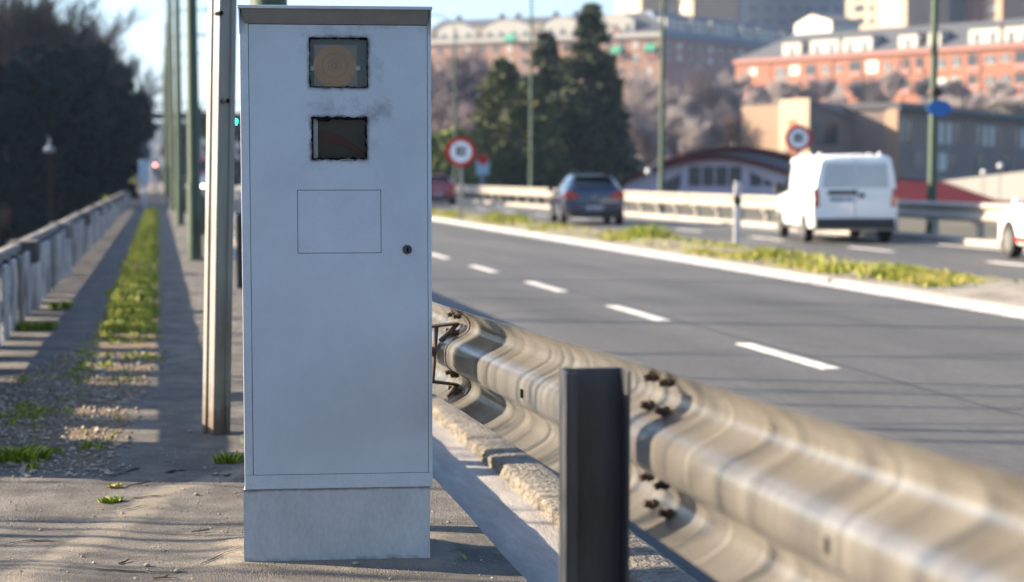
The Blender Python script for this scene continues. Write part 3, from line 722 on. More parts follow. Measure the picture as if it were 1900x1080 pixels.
# footbridge across the road far ahead
x0_, y0_ = XY(-4, 150); x1_, y1_ = XY(24, 150)
t = empty('footbridge', (x0_, y0_, 0), 0, 'dark footbridge crossing the road in the far distance', 'footbridge'); wl = x1_ - x0_
b = MB(); b.box(0, wl, -1.2, 1.2, 6.35, 6.95); b.build('deck', K['steel_dark'], t)
b = MB(); b.box(0, wl, -1.25, -1.2, 7.85, 7.93)
for k in range(int(wl / .5)): b.tube((.25 + .5 * k, -1.22, 6.9), (.25 + .5 * k, -1.22, 7.88), .015, .015, 4)
b.build('railing', K['steel_dark'], t)
for q in (.6, wl - .6):
    b = MB(); b.box(q - .3, q + .3, -.6, .6, -2.5, 6.35); b.build('pier', K['steel_dark'], t)
def globe_lamp(px, py, d, label, z0, hgt=None, style=0):
    p = at(px, py, d); t = empty('park_lamp', (p.x, p.y, z0), 0, label, 'lamp')
    h_ = p.z - z0; b = MB(); b.tube((0, 0, -.3), (0, 0, h_ - .1), .03, .022, 8); b.build('pole', K['lamp_pole'] if style else K['steel_dark'], t)
    b = MB()
    if style == 0:
        for k in range(8):
            a0 = pi * k / 8 - pi / 2; a1 = pi * (k + 1) / 8 - pi / 2; b.tube((0, 0, h_ + .17 * sin(a0)), (0, 0, h_ + .17 * sin(a1)), max(.001, .17 * cos(a0)), max(.001, .17 * cos(a1)), 14, False)
    else:
        b.tube((0, 0, h_ - .12), (0, 0, h_ - .04), .11, .17, 14); b.tube((0, 0, h_ - .04), (0, 0, h_ + .06), .17, .07, 14); b.tube((0, 0, h_ + .06), (0, 0, h_ + .32), .03, .012, 8)
    b.build('lamp_globe' if style == 0 else 'lamp_shade', K['lamp_shade'] if style else K['white_plastic'], t, smooth_deg=60)
globe_lamp(1203, 318, 88, 'white globe lamp just left of the lamp post before the arched hall', -.4)
globe_lamp(1825, 320, 96, 'left one of two white globe lamps before the white wall', -.4); globe_lamp(1856, 308, 96, 'right one of two white globe lamps before the white wall', -.4)
globe_lamp(92, 275, 45, 'pale shaded lamp standing before the dark trees beyond the balustrade', -3, style=1)

# ================================================================ FAR GUARD RAIL
fr = empty('far_guard_rail', (16.9, 24, -.13), 0, 'far galvanised crash barrier running behind the cars on the other carriageway', 'crash barrier')
b = MB(); rows = []
for j in range(121):
    y = lerp(-4, 120, j / 120); rows.append([(-x * 1.1, y, .55 + z * 1.30 + .008 * nz(y * .7, 3)) for z, x in PROF[::-1]])
b.grid(rows); b.build('rail_beam', K['zinc_far'], fr, smooth_deg=60)
for k in range(60):
    b = MB(); y = -3 + 2.05 * k; b.box(.01, .13, y, y + .12, -.1, .74); b.box(-.08, .009, y - .06, y + .16, .28, .36); b.build('rail_post', K['zinc_far'], fr)

# ================================================================ GROUND COVER
def blades(name, m, n, area, hmin, hmax, wd, dens, zf, lean=.5, seed=1, hsc=None):
    rnd = random.Random(seed); vs = []; fs = []; k = 0; tries = 0
    while k < n and tries < n * 12:
        tries += 1
        x, y = area(rnd)
        p = dens(x, y)
        if rnd.random() > p: continue
        z = zf(x, y); a = rnd.uniform(0, 2 * pi); h = rnd.uniform(hmin, hmax) * (.55 + .6 * p) * (hsc(x, y) if hsc else 1); l = rnd.uniform(0, lean) * h; ca, sa = cos(a), sin(a); b_ = rnd.uniform(0, 2 * pi)
        wx, wy = cos(b_) * wd, sin(b_) * wd; i = len(vs)
        vs += [(x - wx, y - wy, z - .01), (x + wx, y + wy, z - .01), (x + ca * l * .4 + wx * .7, y + sa * l * .4 + wy * .7, z + h * .6), (x + ca * l * .4 - wx * .7, y + sa * l * .4 - wy * .7, z + h * .6), (x + ca * l, y + sa * l, z + h)]
        fs += [(i, i + 1, i + 2, i + 3), (i + 3, i + 2, i + 4)]; k += 1
    b = MB(); b.v = vs; b.f = fs
    o = b.build(name, m); return tag(o, kind='stuff')
def strip_d(x, y):
    if y > 60: return 0
    e = smooth(soil_L(y) - .02, soil_L(y) + .12, x + .08 * nz(x * 4, y * 2)) * smooth(soil_R(y) + .02, soil_R(y) - .10, x + .08 * nz(x * 5, y * 2, 4))
    c = nz(x * 2.2, y * 1.6, 8) + .5 * nz(x * 7, y * 5, 2)
    full = smooth(11.6, 13.0, y + .5 * nz(x * 3, 1)) * smooth(-.4, .25, c + .4 * nz(x * 9, y * 4, 6))
    part = smooth(.05, .5, c + .8 * nz(x * 16, y * 11, 5) + (.22 if y > 9.5 and x > -.55 else -.22)) * .55
    return e * max(full, part if y < 13 else 0)
def area_strip(rnd):
    y = 6.8 + 54 * rnd.random() ** 1.9; return rnd.uniform(-1.0, .1), y
blades('verge_grass', K['grass'], 24000, area_strip, .03, .085, .005, strip_d, walk_z, .9, 3, lambda x, y: lerp(.45, 1, smooth(11, 13, y)) * (.7 + .8 * abs(nz(x * 5, y * 3))))
tag(bpy.data.objects['verge_grass'], 'bright green grass growing in the strip along the sidewalk', 'grass')
blades('verge_grass', K['grass_dry'], 11000, area_strip, .02, .06, .004, strip_d, walk_z, 1.1, 4, lambda x, y: lerp(.5, 1, smooth(11, 13, y)))
tag(bpy.data.objects['verge_grass.001'], 'yellowed grass mixed into the strip along the sidewalk', 'grass')
ym0 = gp(1755, 522, -.12).y
def med_d(x, y):
    e = smooth(9.02, 9.3, x + .15 * nz(y * .6, 2)) * smooth(11.0, 10.3, x + .2 * nz(y * .5, 5)) * smooth(ym0 - .6, ym0 + .5, y + .6 * nz(x * 2, 9))
    c = nz(x * 1.1, y * .28, 3) + .5 * nz(x * 3, y * .9, 6)
    return e * (.04 + .96 * smooth(.0, .6, c)) * (1 if y < 75 else .5)
def med_z(x, y): return -.165 + .03 * (1 - abs(x - 10.1))
area_med = lambda rnd: (rnd.uniform(9, 11.2), ym0 - 1 + 110 * rnd.random() ** 2.2)
tag(blades('median_grass', K['grass'], 15000, area_med, .07, .24, .011, med_d, med_z, .8, 5, lambda x, y: .35 + 1.5 * max(0, nz(x * .9, y * .35, 14) + .15)), 'green grass growing along the median', 'grass')
tag(blades('median_grass', K['grass_dry'], 19000, area_med, .05, .20, .011, med_d, med_z, .9, 6, lambda x, y: .5 + 1.0 * max(0, nz(x * .9, y * .35, 14) + .1)), 'dry yellowish grass growing along the median', 'grass')
tag(blades('bank_grass', K['grass'], 9000, lambda r: (r.uniform(-3.4, -1.32), 60 + 60 * r.random()), .1, .35, .03, lambda x, y: .9, terrain_h, .8, 9), 'green bank beyond the end of the balustrade', 'grass')
def stones(name, n, area, rmin, rmax, seed, dens=lambda x, y: 1):
    rnd = random.Random(seed); b = MB(); k = 0
    while k < n:
        x, y = area(rnd)
        if rnd.random() > dens(x, y): continue
        r = rnd.uniform(rmin, rmax) * (1 if rnd.random() < .85 else 1.7); z = walk_z(x, y) + r * .25; a = rnd.uniform(0, pi)
        vs = [(0, 0, 1), (1, 0, .1), (.2, .9, 0), (-.9, .4, .1), (-.7, -.7, 0), (.4, -1, .1), (0, 0, -.6)]
        vs = [(vx * r * rnd.uniform(.7, 1.3) , vy * r * rnd.uniform(.7, 1.3), vz * r * rnd.uniform(.5, .95)) for vx, vy, vz in vs]
        b.add([(x + vx * cos(a) - vy * sin(a), y + vx * sin(a) + vy * cos(a), z + vz) for vx, vy, vz in vs], [(0,1,2),(0,2,3),(0,3,4),(0,4,5),(0,5,1),(6,2,1),(6,3,2),(6,4,3),(6,5,4),(6,1,5)]); k += 1
    return b.build(name, K['stone'])
def grav_d(x, y): return smooth(soil_L(y) - .1, soil_L(y) + .1, x) * smooth(soil_R(y) + .1, soil_R(y) - .1, x)
tag(stones('gravel', 3800, lambda r: (r.uniform(-1.05, .05), r.uniform(6.6, 11.5)), .004, .012, 2, grav_d), 'loose gravel in the bare strip beside the sidewalk', 'gravel', None, 'stuff')
tag(stones('grit', 1500, lambda r: (r.uniform(-1.0, 1.0), r.uniform(4.6, 7.2)), .0015, .0045, 5), 'fine grit scattered over the pavement', 'grit', None, 'stuff')
def pebble(px, py, r, label, seed):
    g = gp(px, py); rnd = random.Random(seed); b = MB(); rows = []
    for i in range(7):
        a = pi * i / 6; rows.append([(r * sin(a) * cos(2*pi*k/10) * (1 + .3 * nz(k % 10, i, seed)), r * .9 * sin(a) * sin(2*pi*k/10) * (1 + .3 * nz(k % 10, i, seed + 3)), r * .62 * cos(a)) for k in range(11)])
        rows[-1][-1] = rows[-1][0]
    b.grid(rows); o = b.build('pebble', K['stone'], None, smooth_deg=35); o.location = (g.x, g.y, walk_z(g.x, g.y) + r * .45); tag(o, label, 'pebble', 'pebbles on the pavement'); return o
for i, (px, py, r, lb) in enumerate([(364, 920, .009, 'grey pebble on the pale cement trail left of the cabinet'), (401, 883, .010, 'darker pebble beside a crack near the top left of the plinth'), (380, 868, .008, 'small pebble at the shadow edge below the leaning post'),
        (660, 1056, .010, 'white pebble in front of the cabinet plinth'), (330, 1060, .012, 'grey stone lying by a crack at the bottom left of the cabinet'), (273, 1049, .010, 'pale stone on the stained patch at bottom left'), (352, 803, .012, 'small stone left of the foot of the leaning post')]):
    pebble(px, py, r, lb, i + 3)
def weed(px, py, rad, n, h, label, m=None, seed=1, wd=.004):
    g = gp(px, py); rnd = random.Random(seed); b = MB()
    for k in range(n):
        a = rnd.uniform(0, 2*pi); q = rad * sqrt(rnd.random()); x, y = q * cos(a), q * sin(a) * .7; hh = h * rnd.uniform(.4, 1.1); l = hh * rnd.uniform(.2, 1.1); c_ = rnd.uniform(0, 2*pi); wx, wy = cos(c_) * wd, sin(c_) * wd
        dx, dy = cos(a) * l, sin(a) * l
        b.add([(x - wx, y - wy, 0), (x + wx, y + wy, 0), (x + dx * .4 + wx * 1.2, y + dy * .4 + wy * 1.2, hh * .65), (x + dx * .4 - wx * 1.2, y + dy * .4 - wy * 1.2, hh * .65), (x + dx, y + dy, hh)], [(0, 1, 2, 3), (3, 2, 4)])
    o = b.build('weed', m or K['grass']); o.location = (g.x, g.y, walk_z(g.x, g.y) - .003); tag(o, label, 'weed', 'weeds in the pavement'); return o
weed(424, 858, .055, 130, .045, 'green weed between the leaning post and the cabinet', seed=1)
weed(205, 934, .040, 110, .022, 'flat green weed on the pavement at bottom left', seed=2)
weed(212, 906, .025, 60, .018, 'yellowish weed just above the flat green weed', K['grass_dry'], 3)
weed(62, 612, .16, 200, .07, 'light green weed at the foot of the nearest balustrade panel', seed=4, wd=.008)
weed(20, 850, .16, 420, .045, 'dense shaded weed clump at the left end of the gravel strip', seed=5, wd=.006)
weed(112, 572, .10, 90, .07, 'small weed behind the first balustrade post', seed=6, wd=.008)
weed(867, 1040, .004, 2, .05, 'single yellow blade of grass right of the plinth', K['grass_dry'], 9)
for px, py, lb in ((251, 509, 'left one of two yellow dandelions in the grass strip'), (262, 518, 'right one of two yellow dandelions in the grass strip')):
    g = gp(px, py); t = empty('dandelion', (g.x, g.y, 0), 0, lb, 'flower', 'dandelions in the grass')
    b = MB(); b.tube((0, 0, 0), (0, 0, .10), .003, .003, 5); b.build('stem', K['grass'], t); b = MB(); b.tube((0, 0, .10), (0, 0, .118), .024, .03, 10); b.build('flower_head', K['yellow'], t)
def twig_on_ground(px, py, l, a, label, seed):
    g = gp(px, py); rnd = random.Random(seed); b = MB(); p = V((0, 0, .004)); pts = [p]
    for k in range(5): a += rnd.uniform(-.35, .35); p = p + V((cos(a) * l / 5, sin(a) * l / 5, rnd.uniform(-.001, .003))); pts.append(p)
    b.path(pts, .0028, 6); b.tube(pts[2], pts[2] + V((cos(a + .9) * l * .3, sin(a + .9) * l * .3, .006)), .002, .0012, 5); o = b.build('twig', K['bark'], None); o.location = (g.x, g.y, walk_z(g.x, g.y)); tag(o, label, 'twig', 'twigs on the pavement')
twig_on_ground(236, 905, .10, .6, 'crooked twig beside the yellowish weed', 1); twig_on_ground(355, 990, .06, -.2, 'short twig on the striped shadows left of the plinth', 2)
twig_on_ground(285, 1073, .07, .05, 'short twig by the stone at the bottom edge', 3); twig_on_ground(220, 1046, .05, 1.2, 'tiny twig on the dark stained patch', 4)
# ================================================================ VEHICLES
def loft_car(root, paint, st, sub=5):
    def cr(a, b_, c, d_, t): return .5 * ((2*b_) + (c - a) * t + (2*a - 5*b_ + 4*c - d_) * t*t + (3*b_ - a - 3*c + d_) * t**3)
    pts = []
    for i in range(len(st) - 1):
        p0 = st[max(0, i-1)]; p1 = st[i]; p2 = st[i+1]; p3 = st[min(len(st)-1, i+2)]
        for k in range(sub):
            t = k / sub; row = []
            for q in range(7):
                v = cr(p0[q], p1[q], p2[q], p3[q], t); lo, hi = min(p1[q], p2[q]), max(p1[q], p2[q]); row.append(max(lo - .01, min(hi + .01, v)))
            pts.append(row)
    pts.append(list(st[-1]))
    def sec(s):
        y, zb, zw, ztp, wb, ww, wt = s; zm = lerp(zb, zw, .55)
        h = [(0, zb), (wb * .86, zb), (wb, zb + .06), (lerp(wb, ww, .8), lerp(zb, zm, .6)), (ww, zm + .02), (ww * .992, zw - .03), (ww * .975, zw), (lerp(ww * .975, wt, .5) + .012, lerp(zw, ztp, .5)), (wt, ztp - .07 * min(1, (ztp - zw) / .3)), (wt * .9, ztp - .02 * min(1, (ztp - zw) / .3)), (wt * .55, ztp), (0, ztp + .012)]
        return h
    rows = []
    for s in pts:
        h = sec(s); full = [(x, s[0], z) for x, z in h] + [(-x, s[0], z) for x, z in h[-2:0:-1]]
        rows.append(full + full[:1])
    b = MB(); b.grid([r[::-1] for r in rows]); n = len(rows[0]) - 1
    b.f.append(tuple(range(n))[::-1]); e = (len(rows) - 1) * (n + 1); b.f.append(tuple(e + i for i in range(n)))
    body = b.build('body', paint, root, smooth_deg=38)
    def at_y(y):
        for i in range(len(pts) - 1):
            if pts[i][0] <= y <= pts[i+1][0]:
                t = (y - pts[i][0]) / (pts[i+1][0] - pts[i][0] + 1e-9); return [lerp(p, q, t) for p, q in zip(pts[i], pts[i+1])]
        return pts[0] if y < pts[0][0] else pts[-1]
    return body, sec, at_y
def side_glass(sec, at_y, s, ya, yb, m, root, lo=.12, hi=.9, ya2=None, yb2=None, off=.008):
    b = MB(); rows = []
    for j in range(9):
        t = lerp(lo, hi, j / 8); ys_ = lerp(ya, ya if ya2 is None else ya2, j / 8); ye = lerp(yb, yb if yb2 is None else yb2, j / 8); row = []
        for i in range(13):
            y = lerp(ys_, ye, i / 12); h = sec(at_y(y)); a, c, d_ = h[6], h[7], h[8]
            if t < .5: x, z = lerp(a[0], c[0], t * 2), lerp(a[1], c[1], t * 2)
            else: x, z = lerp(c[0], d_[0], t * 2 - 1), lerp(c[1], d_[1], t * 2 - 1)
            row.append((s * (x + off), y, z + .002))
        rows.append(row if s > 0 else row[::-1])
    b.grid(rows); return b.build('side_window', m, root, smooth_deg=60)
def top_glass(sec, at_y, ya, yb, name, m, root, wf=.97, off=(0, 0, .01)):
    b = MB(); rows = []
    for j in range(11):
        y = lerp(ya, yb, j / 10); h = sec(at_y(y)); half = [h[11], h[10], h[9]]; edge = h[9]
        row = [(x * wf, y, z) for x, z in (h[9], h[10])] + [(0, y, h[11][1])] + [(-x * wf, y, z) for x, z in (h[10], h[9])]
        rows.append([(p[0] + off[0], p[1] + off[1], p[2] + off[2]) for p in row])
    b.grid([r[::-1] for r in rows] if False else rows); return b.build(name, m, root, smooth_deg=60)
def wheel(root, x, y, r, w_=.2):
    s = 1 if x > 0 else -1; b = MB(); prof_ = [(r * .62, -w_/2), (r * .95, -w_/2), (r, -w_/2 + .03), (r, w_/2 - .03), (r * .95, w_/2), (r * .62, w_/2)]
    rows = [[(xx + 0, rr * cos(2*pi*k/28), rr * sin(2*pi*k/28)) for k in range(29)] for rr, xx in prof_]
    b.grid(rows); t = b.build('wheel', K['tyre'], root, smooth_deg=40); t.location = (x - s * w_ / 2, y, r)
    b = MB()
    xo = s * (w_ / 2 - .015)
    for k in range(28):
        a0, a1 = 2*pi*k/28, 2*pi*(k+1)/28; rr = r * .63
        b.add([(xo, 0, 0), (xo, rr * cos(a0), rr * sin(a0)), (xo, rr * cos(a1), rr * sin(a1))], [(0, 1, 2)])
    for k in range(5):
        a = 2*pi*k/5; m_ = M.Rotation(a, 4, 'X'); b.box(min(xo, xo + s * .02), max(xo, xo + s * .02), -.035, .035, r * .1, r * .6, m_)
    b.build('rim', K['rim'], t); return t
def arch(root, x, y, r):
    s = 1 if x > 0 else -1; b = MB(); n = 24
    vs = [(x, y + r * cos(pi * k / n), .18 + (r + .12) * 1.0 * sin(pi * k / n)) for k in range(n + 1)]; vs2 = [(x - s * .06, p[1], p[2]) for p in vs]
    b.add(vs + vs2, [tuple(range(n + 1)), tuple(range(2 * n + 1, n, -1))] + [(i, n + 1 + i, n + 2 + i, i + 1) for i in range(n)])
    return b.build('wheel_arch', K['dark_gap'], root)
def blk(root, name, m, x0, x1, y0, y1, z0, z1, bev=.01): b = MB(); b.box(x0, x1, y0, y1, z0, z1); return b.build(name, m, root, bevel=bev)
def plate(root, y, z, w_=.52, h_=.11, s=-1):
    p = blk(root, 'number_plate', K['plate'], -w_/2, w_/2, min(y, y + s * .012), max(y, y + s * .012), z, z + h_, .003)
    yy = y + s * .0145
    blk(p, 'blue_band', K['plate_blue'], -w_/2 + .004, -w_/2 + .045, min(yy, yy - s * .002), max(yy, yy - s * .002), z + .006, z + h_ - .006, 0)
    for k in range(7):
        if k == 4: continue
        x = -w_/2 + .075 + k * .06; blk(p, 'worn_character', K['slate_blue'], x, x + .038, min(yy, yy - s * .002), max(yy, yy - s * .002), z + .025, z + h_ - .025, 0)
    return p
def hatchback(paint, label, loc, rz=0., lights=False):
    t = empty('hatchback_car', loc, rz, label, 'car')
    st = [(-2.10,.42,.80,.96,.66,.76,.60),(-2.07,.34,.88,1.02,.80,.85,.66),(-1.97,.27,.93,1.13,.85,.885,.70),(-1.62,.22,.95,1.37,.87,.895,.64),(-1.3,.2,.94,1.455,.88,.90,.62),(-.3,.2,.92,1.47,.88,.90,.62),(.35,.2,.92,1.40,.88,.90,.60),(1.05,.2,.92,1.03,.88,.89,.68),(1.35,.2,.88,.97,.87,.88,.70),(1.9,.22,.76,.84,.83,.83,.66),(2.08,.3,.62,.70,.74,.74,.6),(2.12,.4,.56,.60,.6,.6,.5)]
    body, sec, at_y = loft_car(t, paint, st)
    top_glass(sec, at_y, -1.98, -1.60, 'rear_window', K['car_glass'], t, .93, (0, -.012, .012)); top_glass(sec, at_y, .42, 1.02, 'windscreen', K['car_glass'], t, .95, (0, .01, .012))
    for s in (-1, 1):
        side_glass(sec, at_y, s, -1.55, -.25, K['car_glass'], t, .1, .86, -1.15, -.25); side_glass(sec, at_y, s, -.18, 1.0, K['car_glass'], t, .1, .86, -.18, .42)
        for y in (-1.32, 1.28):
            arch(t, s * .905, y, .36); wheel(t, s * .925, y, .315)
        b = MB(); b.prism([(s * .42, .86), (s * .66, .98), (s * .80, 1.0), (s * .87, .94), (s * .87, .80), (s * .70, .76), (s * .46, .80)], -2.125, -1.90); b.build('tail_light', K['lamp_red'], t, bevel=.02)
        b = MB(); b.prism([(s * .70, .40), (s * .80, .40), (s * .80, .50), (s * .70, .50)], -2.115, -2.0); b.build('rear_reflector', K['lamp_red'], t)
        m_ = blk(t, 'wing_mirror', paint, min(s*.90, s*1.06), max(s*.90, s*1.06), .62, .74, .93, 1.06, .03)
        b = MB(); b.prism([(s * .46, .56), (s * .78, .60), (s * .80, .70), (s * .52, .66)], 1.93, 2.10); b.build('headlight', emit('headlight_glow', (1, .97, .9), 9) if lights else K['white_plastic'], t, bevel=.02)
    blk(t, 'rear_bumper', paint, -.80, .80, -2.15, -2.02, .40, .66, .04); blk(t, 'bumper_trim', K['black_trim'], -.74, .74, -2.14, -2.0, .24, .395, .03)
    plate(t, -2.152, .46); b = MB(); b.ring((0, .82), .055, .075, -2.125, -2.05, 20); b.build('badge', K['rim'], t)
    blk(t, 'spoiler', paint, -.56, .56, -1.80, -1.50, 1.415, 1.45, .015); blk(t, 'front_bumper', paint, -.74, .74, 2.0, 2.16, .30, .55, .04)
    return t
def put(Lr, d, dy, rz=0): x, y = XY(Lr, d); return (x, y + dy, ROADZ)
def carset(t, label, grp): return tag(t, label, None, grp)
CG = 'cars driving away on the far carriageway'
dk = hatchback(K['car_navy'], 'dark navy hatchback with red tail lights driving away beside the far barrier', put(12.82, 46.6, 2.1), R(-8)); tag(dk, group=CG)
rd = hatchback(K['car_red'], 'red hatchback half hidden behind the speed camera cabinet', put(13.85, 79, 2.1), R(-7)); tag(rd, group=CG)
gc = hatchback(K['car_grey'], 'grey oncoming car with lit headlights half hidden by the leaning post', (0, 0, 0), pi, True); x, y = XY(3.95, 118); gc.location = (x, y + 2.1, ROADZ); tag(gc, group='oncoming traffic far down the road')

def van(paint, label, loc, rz=0., sc=1., lit=False):
    t = empty('panel_van', loc, rz, label, 'van'); t.scale = (sc, sc, sc)
    st = [(-2.5,.44,1.02,1.86,.84,.92,.74),(-2.485,.36,1.03,1.90,.90,.945,.78),(-2.40,.30,1.04,1.95,.93,.955,.80),(-2.0,.28,1.04,1.98,.94,.96,.81),(.6,.28,1.04,1.98,.94,.96,.81),(1.15,.28,1.03,1.90,.94,.96,.79),(1.85,.28,1.02,1.16,.94,.95,.80),(2.2,.28,.96,1.06,.92,.93,.78),(2.42,.32,.80,.90,.86,.86,.7),(2.48,.4,.66,.72,.74,.74,.6)]
    body, sec, at_y = loft_car(t, paint, st)
    top_glass(sec, at_y, 1.22, 1.82, 'windscreen', K['car_glass'], t, .95, (0, .01, .012))
    for s in (-1, 1):
        side_glass(sec, at_y, s, .55, 1.75, K['car_glass'], t, .08, .84, .62, 1.22)
        for y in (-1.55, 1.55):
            arch(t, s * .965, y, .38); wheel(t, s * .985, y, .33)
        b = MB(); b.prism([(s * .80, .82), (s * .925, .82), (s * .925, 1.22), (s * .82, 1.22)], -2.515, -2.38); tl = b.build('tail_light', K['lamp_red'], t, bevel=.015)
        b = MB(); b.prism([(s * .81, .90), (s * .915, .90), (s * .915, 1.02), (s * .815, 1.02)], -2.522, -2.5155); b.build('indicator', K['lamp_orange'], tl)
        x0, x1 = sorted((s * .03, s * .735)); b = MB(); b.prism([(x0, 1.24), (x1, 1.24), (x1 - (.05 if s > 0 else 0), 1.78), (x0 + (.05 if s < 0 else 0), 1.78)], -2.506, -2.49); b.build('rear_window', K['van_glass'], t, bevel=.004)
        blk(t, 'wing_mirror', K['black_trim'], min(s*.95, s*1.16), max(s*.95, s*1.16), 1.30, 1.42, 1.08, 1.34, .04)
        for y in (-1.9, -.8, .3): blk(t, 'roof_bracket', paint, min(s*.64, s*.72), max(s*.64, s*.72), y, y + .12, 1.95, 2.03, .02)
        blk(t, 'sill_trim', K['black_trim'], min(s*.9, s*.958), max(s*.9, s*.958), -1.1, 1.1, .27, .36, .01)
        b = MB(); b.prism([(s * .58, .72), (s * .84, .76), (s * .86, .95), (s * .66, .92)], 2.28, 2.46); b.build('headlight', emit('headlamp_glow', (1, .96, .88), 10) if lit else K['white_plastic'], t, bevel=.02)
    blk(t, 'rear_bumper', K['black_trim'], -.88, .88, -2.56, -2.40, .34, .56, .03); blk(t, 'door_seam', K['black_trim'], -.006, .006, -2.507, -2.49, .58, 1.84, 0)
    blk(t, 'plate_recess', K['black_trim'], -.62, .05, -2.514, -2.49, 1.08, 1.18, .01); plate(t, -2.502, .93).location = (-.30, 0, 0)
    blk(t, 'door_handle', K['black_trim'], .08, .2, -2.53, -2.49, 1.02, 1.12, .015)
    return t
vn = van(K['car_white'], 'white panel van with two rear doors driving past the far barrier', put(15.24, 34.3, 2.4), R(-12), .955); tag(vn, group=CG)
tr = van(K['car_red'], 'red oncoming van far down the road behind the leaning post', (0, 0, 0), pi, 1.5); x, y = XY(4.6, 140); tr.location = (x, y + 3, ROADZ); tag(tr, group='oncoming traffic far down the road')
# white car at the right edge: only its front left quarter is in the picture
x, y = XY(15.62, 28.4)
wc_ = hatchback(K['car_white'], 'white car with a red stripe along its sill at the right edge', (x, y - 1.28, ROADZ), R(-8)); tag(wc_, group=CG)
b = MB(); b.box(-.928, -.88, -.95, .90, .30, .385); b.build('red_stripe', K['sign_red'], wc_)
b = MB(); b.box(-.912, -.89, .42, .50, .66, .78); b.build('emblem', K['sign_blue'], wc_); b = MB(); b.box(-.912, -.89, .43, .485, .785, .86); b.build('emblem_top', K['lamp_red'], wc_)

# ================================================================ TREES
def leafcloud(b, rnd, c, rx, ry, rz, n, size, droop=0.):
    for k in range(n):
        while True:
            u = V((rnd.uniform(-1, 1), rnd.uniform(-1, 1), rnd.uniform(-1, 1)))
            if u.length <= 1: break
        u = u * (.55 + .45 * rnd.random()) if rnd.random() < .3 else u.normalized() * rnd.uniform(.6, 1.08)
        p = V(c) + V((u.x * rx, u.y * ry, u.z * rz)); d = V((rnd.gauss(0, 1), rnd.gauss(0, 1), rnd.gauss(0, 1) - droop)).normalized(); s = d.orthogonal().normalized()
        s.rotate(M.Rotation(rnd.uniform(0, 6.28), 3, d)); L_ = size * rnd.uniform(.6, 1.4); wd = L_ * .33
        b.add([p - d * L_ * .5, p + s * wd, p + d * L_ * .5, p - s * wd], [(0, 1, 2, 3)])
def conifer_mesh(seed, h, r, n, m, shape=.85):
    rnd = random.Random(seed); t = empty('conifer_tree'); b = MB(); b.tube((0, 0, -.5), (0, 0, h * .95), r * .09, .03, 8); b.build('trunk', K['bark'], t)
    b = MB(); nb_ = 150
    for k in range(nb_):
        f = (k + rnd.random()) / nb_; z = h * (.03 + .96 * f); R_ = r * ((1 - f) ** shape) * rnd.uniform(.72, 1.1) + .10; a = rnd.uniform(0, 2*pi)
        for q in range(n // nb_):
            s = rnd.random() ** .6; p = V((cos(a) * R_ * s, sin(a) * R_ * s, z - .22 * R_ * s * s + rnd.gauss(0, .12) )) + V((rnd.gauss(0, .16), rnd.gauss(0, .16), 0)) * (1 + R_ * .5)
            d = V((cos(a) + rnd.gauss(0, .5), sin(a) + rnd.gauss(0, .5), rnd.gauss(.15, .45))).normalized(); sd_ = d.orthogonal().normalized(); sd_.rotate(M.Rotation(rnd.uniform(0, 6.28), 3, d)); L_ = rnd.uniform(.3, .62); wd = .12
            b.add([p - d * L_ * .5, p + sd_ * wd, p + d * L_ * .5, p - sd_ * wd], [(0, 1, 2, 3)])
    b.build('crown', m, t); t['h'] = h; return t
def evergreen_mesh(seed, m, n=9000, h=8., r=3.2):
    rnd = random.Random(seed); t = empty('evergreen_tree'); b = MB(); b.tube((0, 0, -.5), (0, 0, h * .8), .22, .06, 8); b.build('trunk', K['bark'], t)
    b = MB(); nc = 46
    for k in range(nc):
        z = h * rnd.uniform(.08, .95); f = z / h; R_ = r * (1 - .85 * max(0, f - .35) ** 1.3) * rnd.uniform(.35, .95); a = rnd.uniform(0, 2*pi); c = (cos(a) * R_, sin(a) * R_, z); q = rnd.uniform(.5, 1.15)
        leafcloud(b, rnd, c, q, q, q * .8, n // nc, .34)
    b.build('crown', m, t); t['h'] = h; return t
def bare_mesh(seed, m, h=8., spread=.5, levels=5, up=.35, rmin=.012):
    rnd = random.Random(seed); t = empty('bare_tree'); tb = MB(); cb = MB()
    def grow(p, d, L_, r, lv):
        tgt = tb if lv >= levels - 1 else cb; n = 3; q = p; dd = d
        for k in range(n):
            dd = (dd + V((rnd.gauss(0, .12), rnd.gauss(0, .12), rnd.gauss(.04, .06)))).normalized(); e = q + dd * (L_ / n); r2 = max(rmin * .6, r * (1 - .16 * (k + 1)))
            tgt.tube(q, e, max(rmin, r * (1 - .16 * k)), r2, 6 if lv >= levels - 1 else 3, False); q = e
            if lv > 0 and (k > 0 or lv < levels):
                for c in range(2 if lv > 1 else 3):
                    a = rnd.uniform(0, 2*pi); o_ = dd.orthogonal().normalized(); o_.rotate(M.Rotation(a, 3, dd)); nd = (dd * (1 - spread * .5) + o_ * spread * rnd.uniform(.6, 1.2) + V((0, 0, up * .5))).normalized()
                    grow(q, nd, L_ * rnd.uniform(.55, .78), max(rmin, r * .5), lv - 1)
    grow(V((0, 0, -.3)), V((0, 0, 1)), h * .42, h * .018, levels)
    tb.build('trunk', K['bark'], t); cb.build('crown', m, t)
    hh = max(v.z for v in cb.v); t['h'] = hh; return t
used = set()
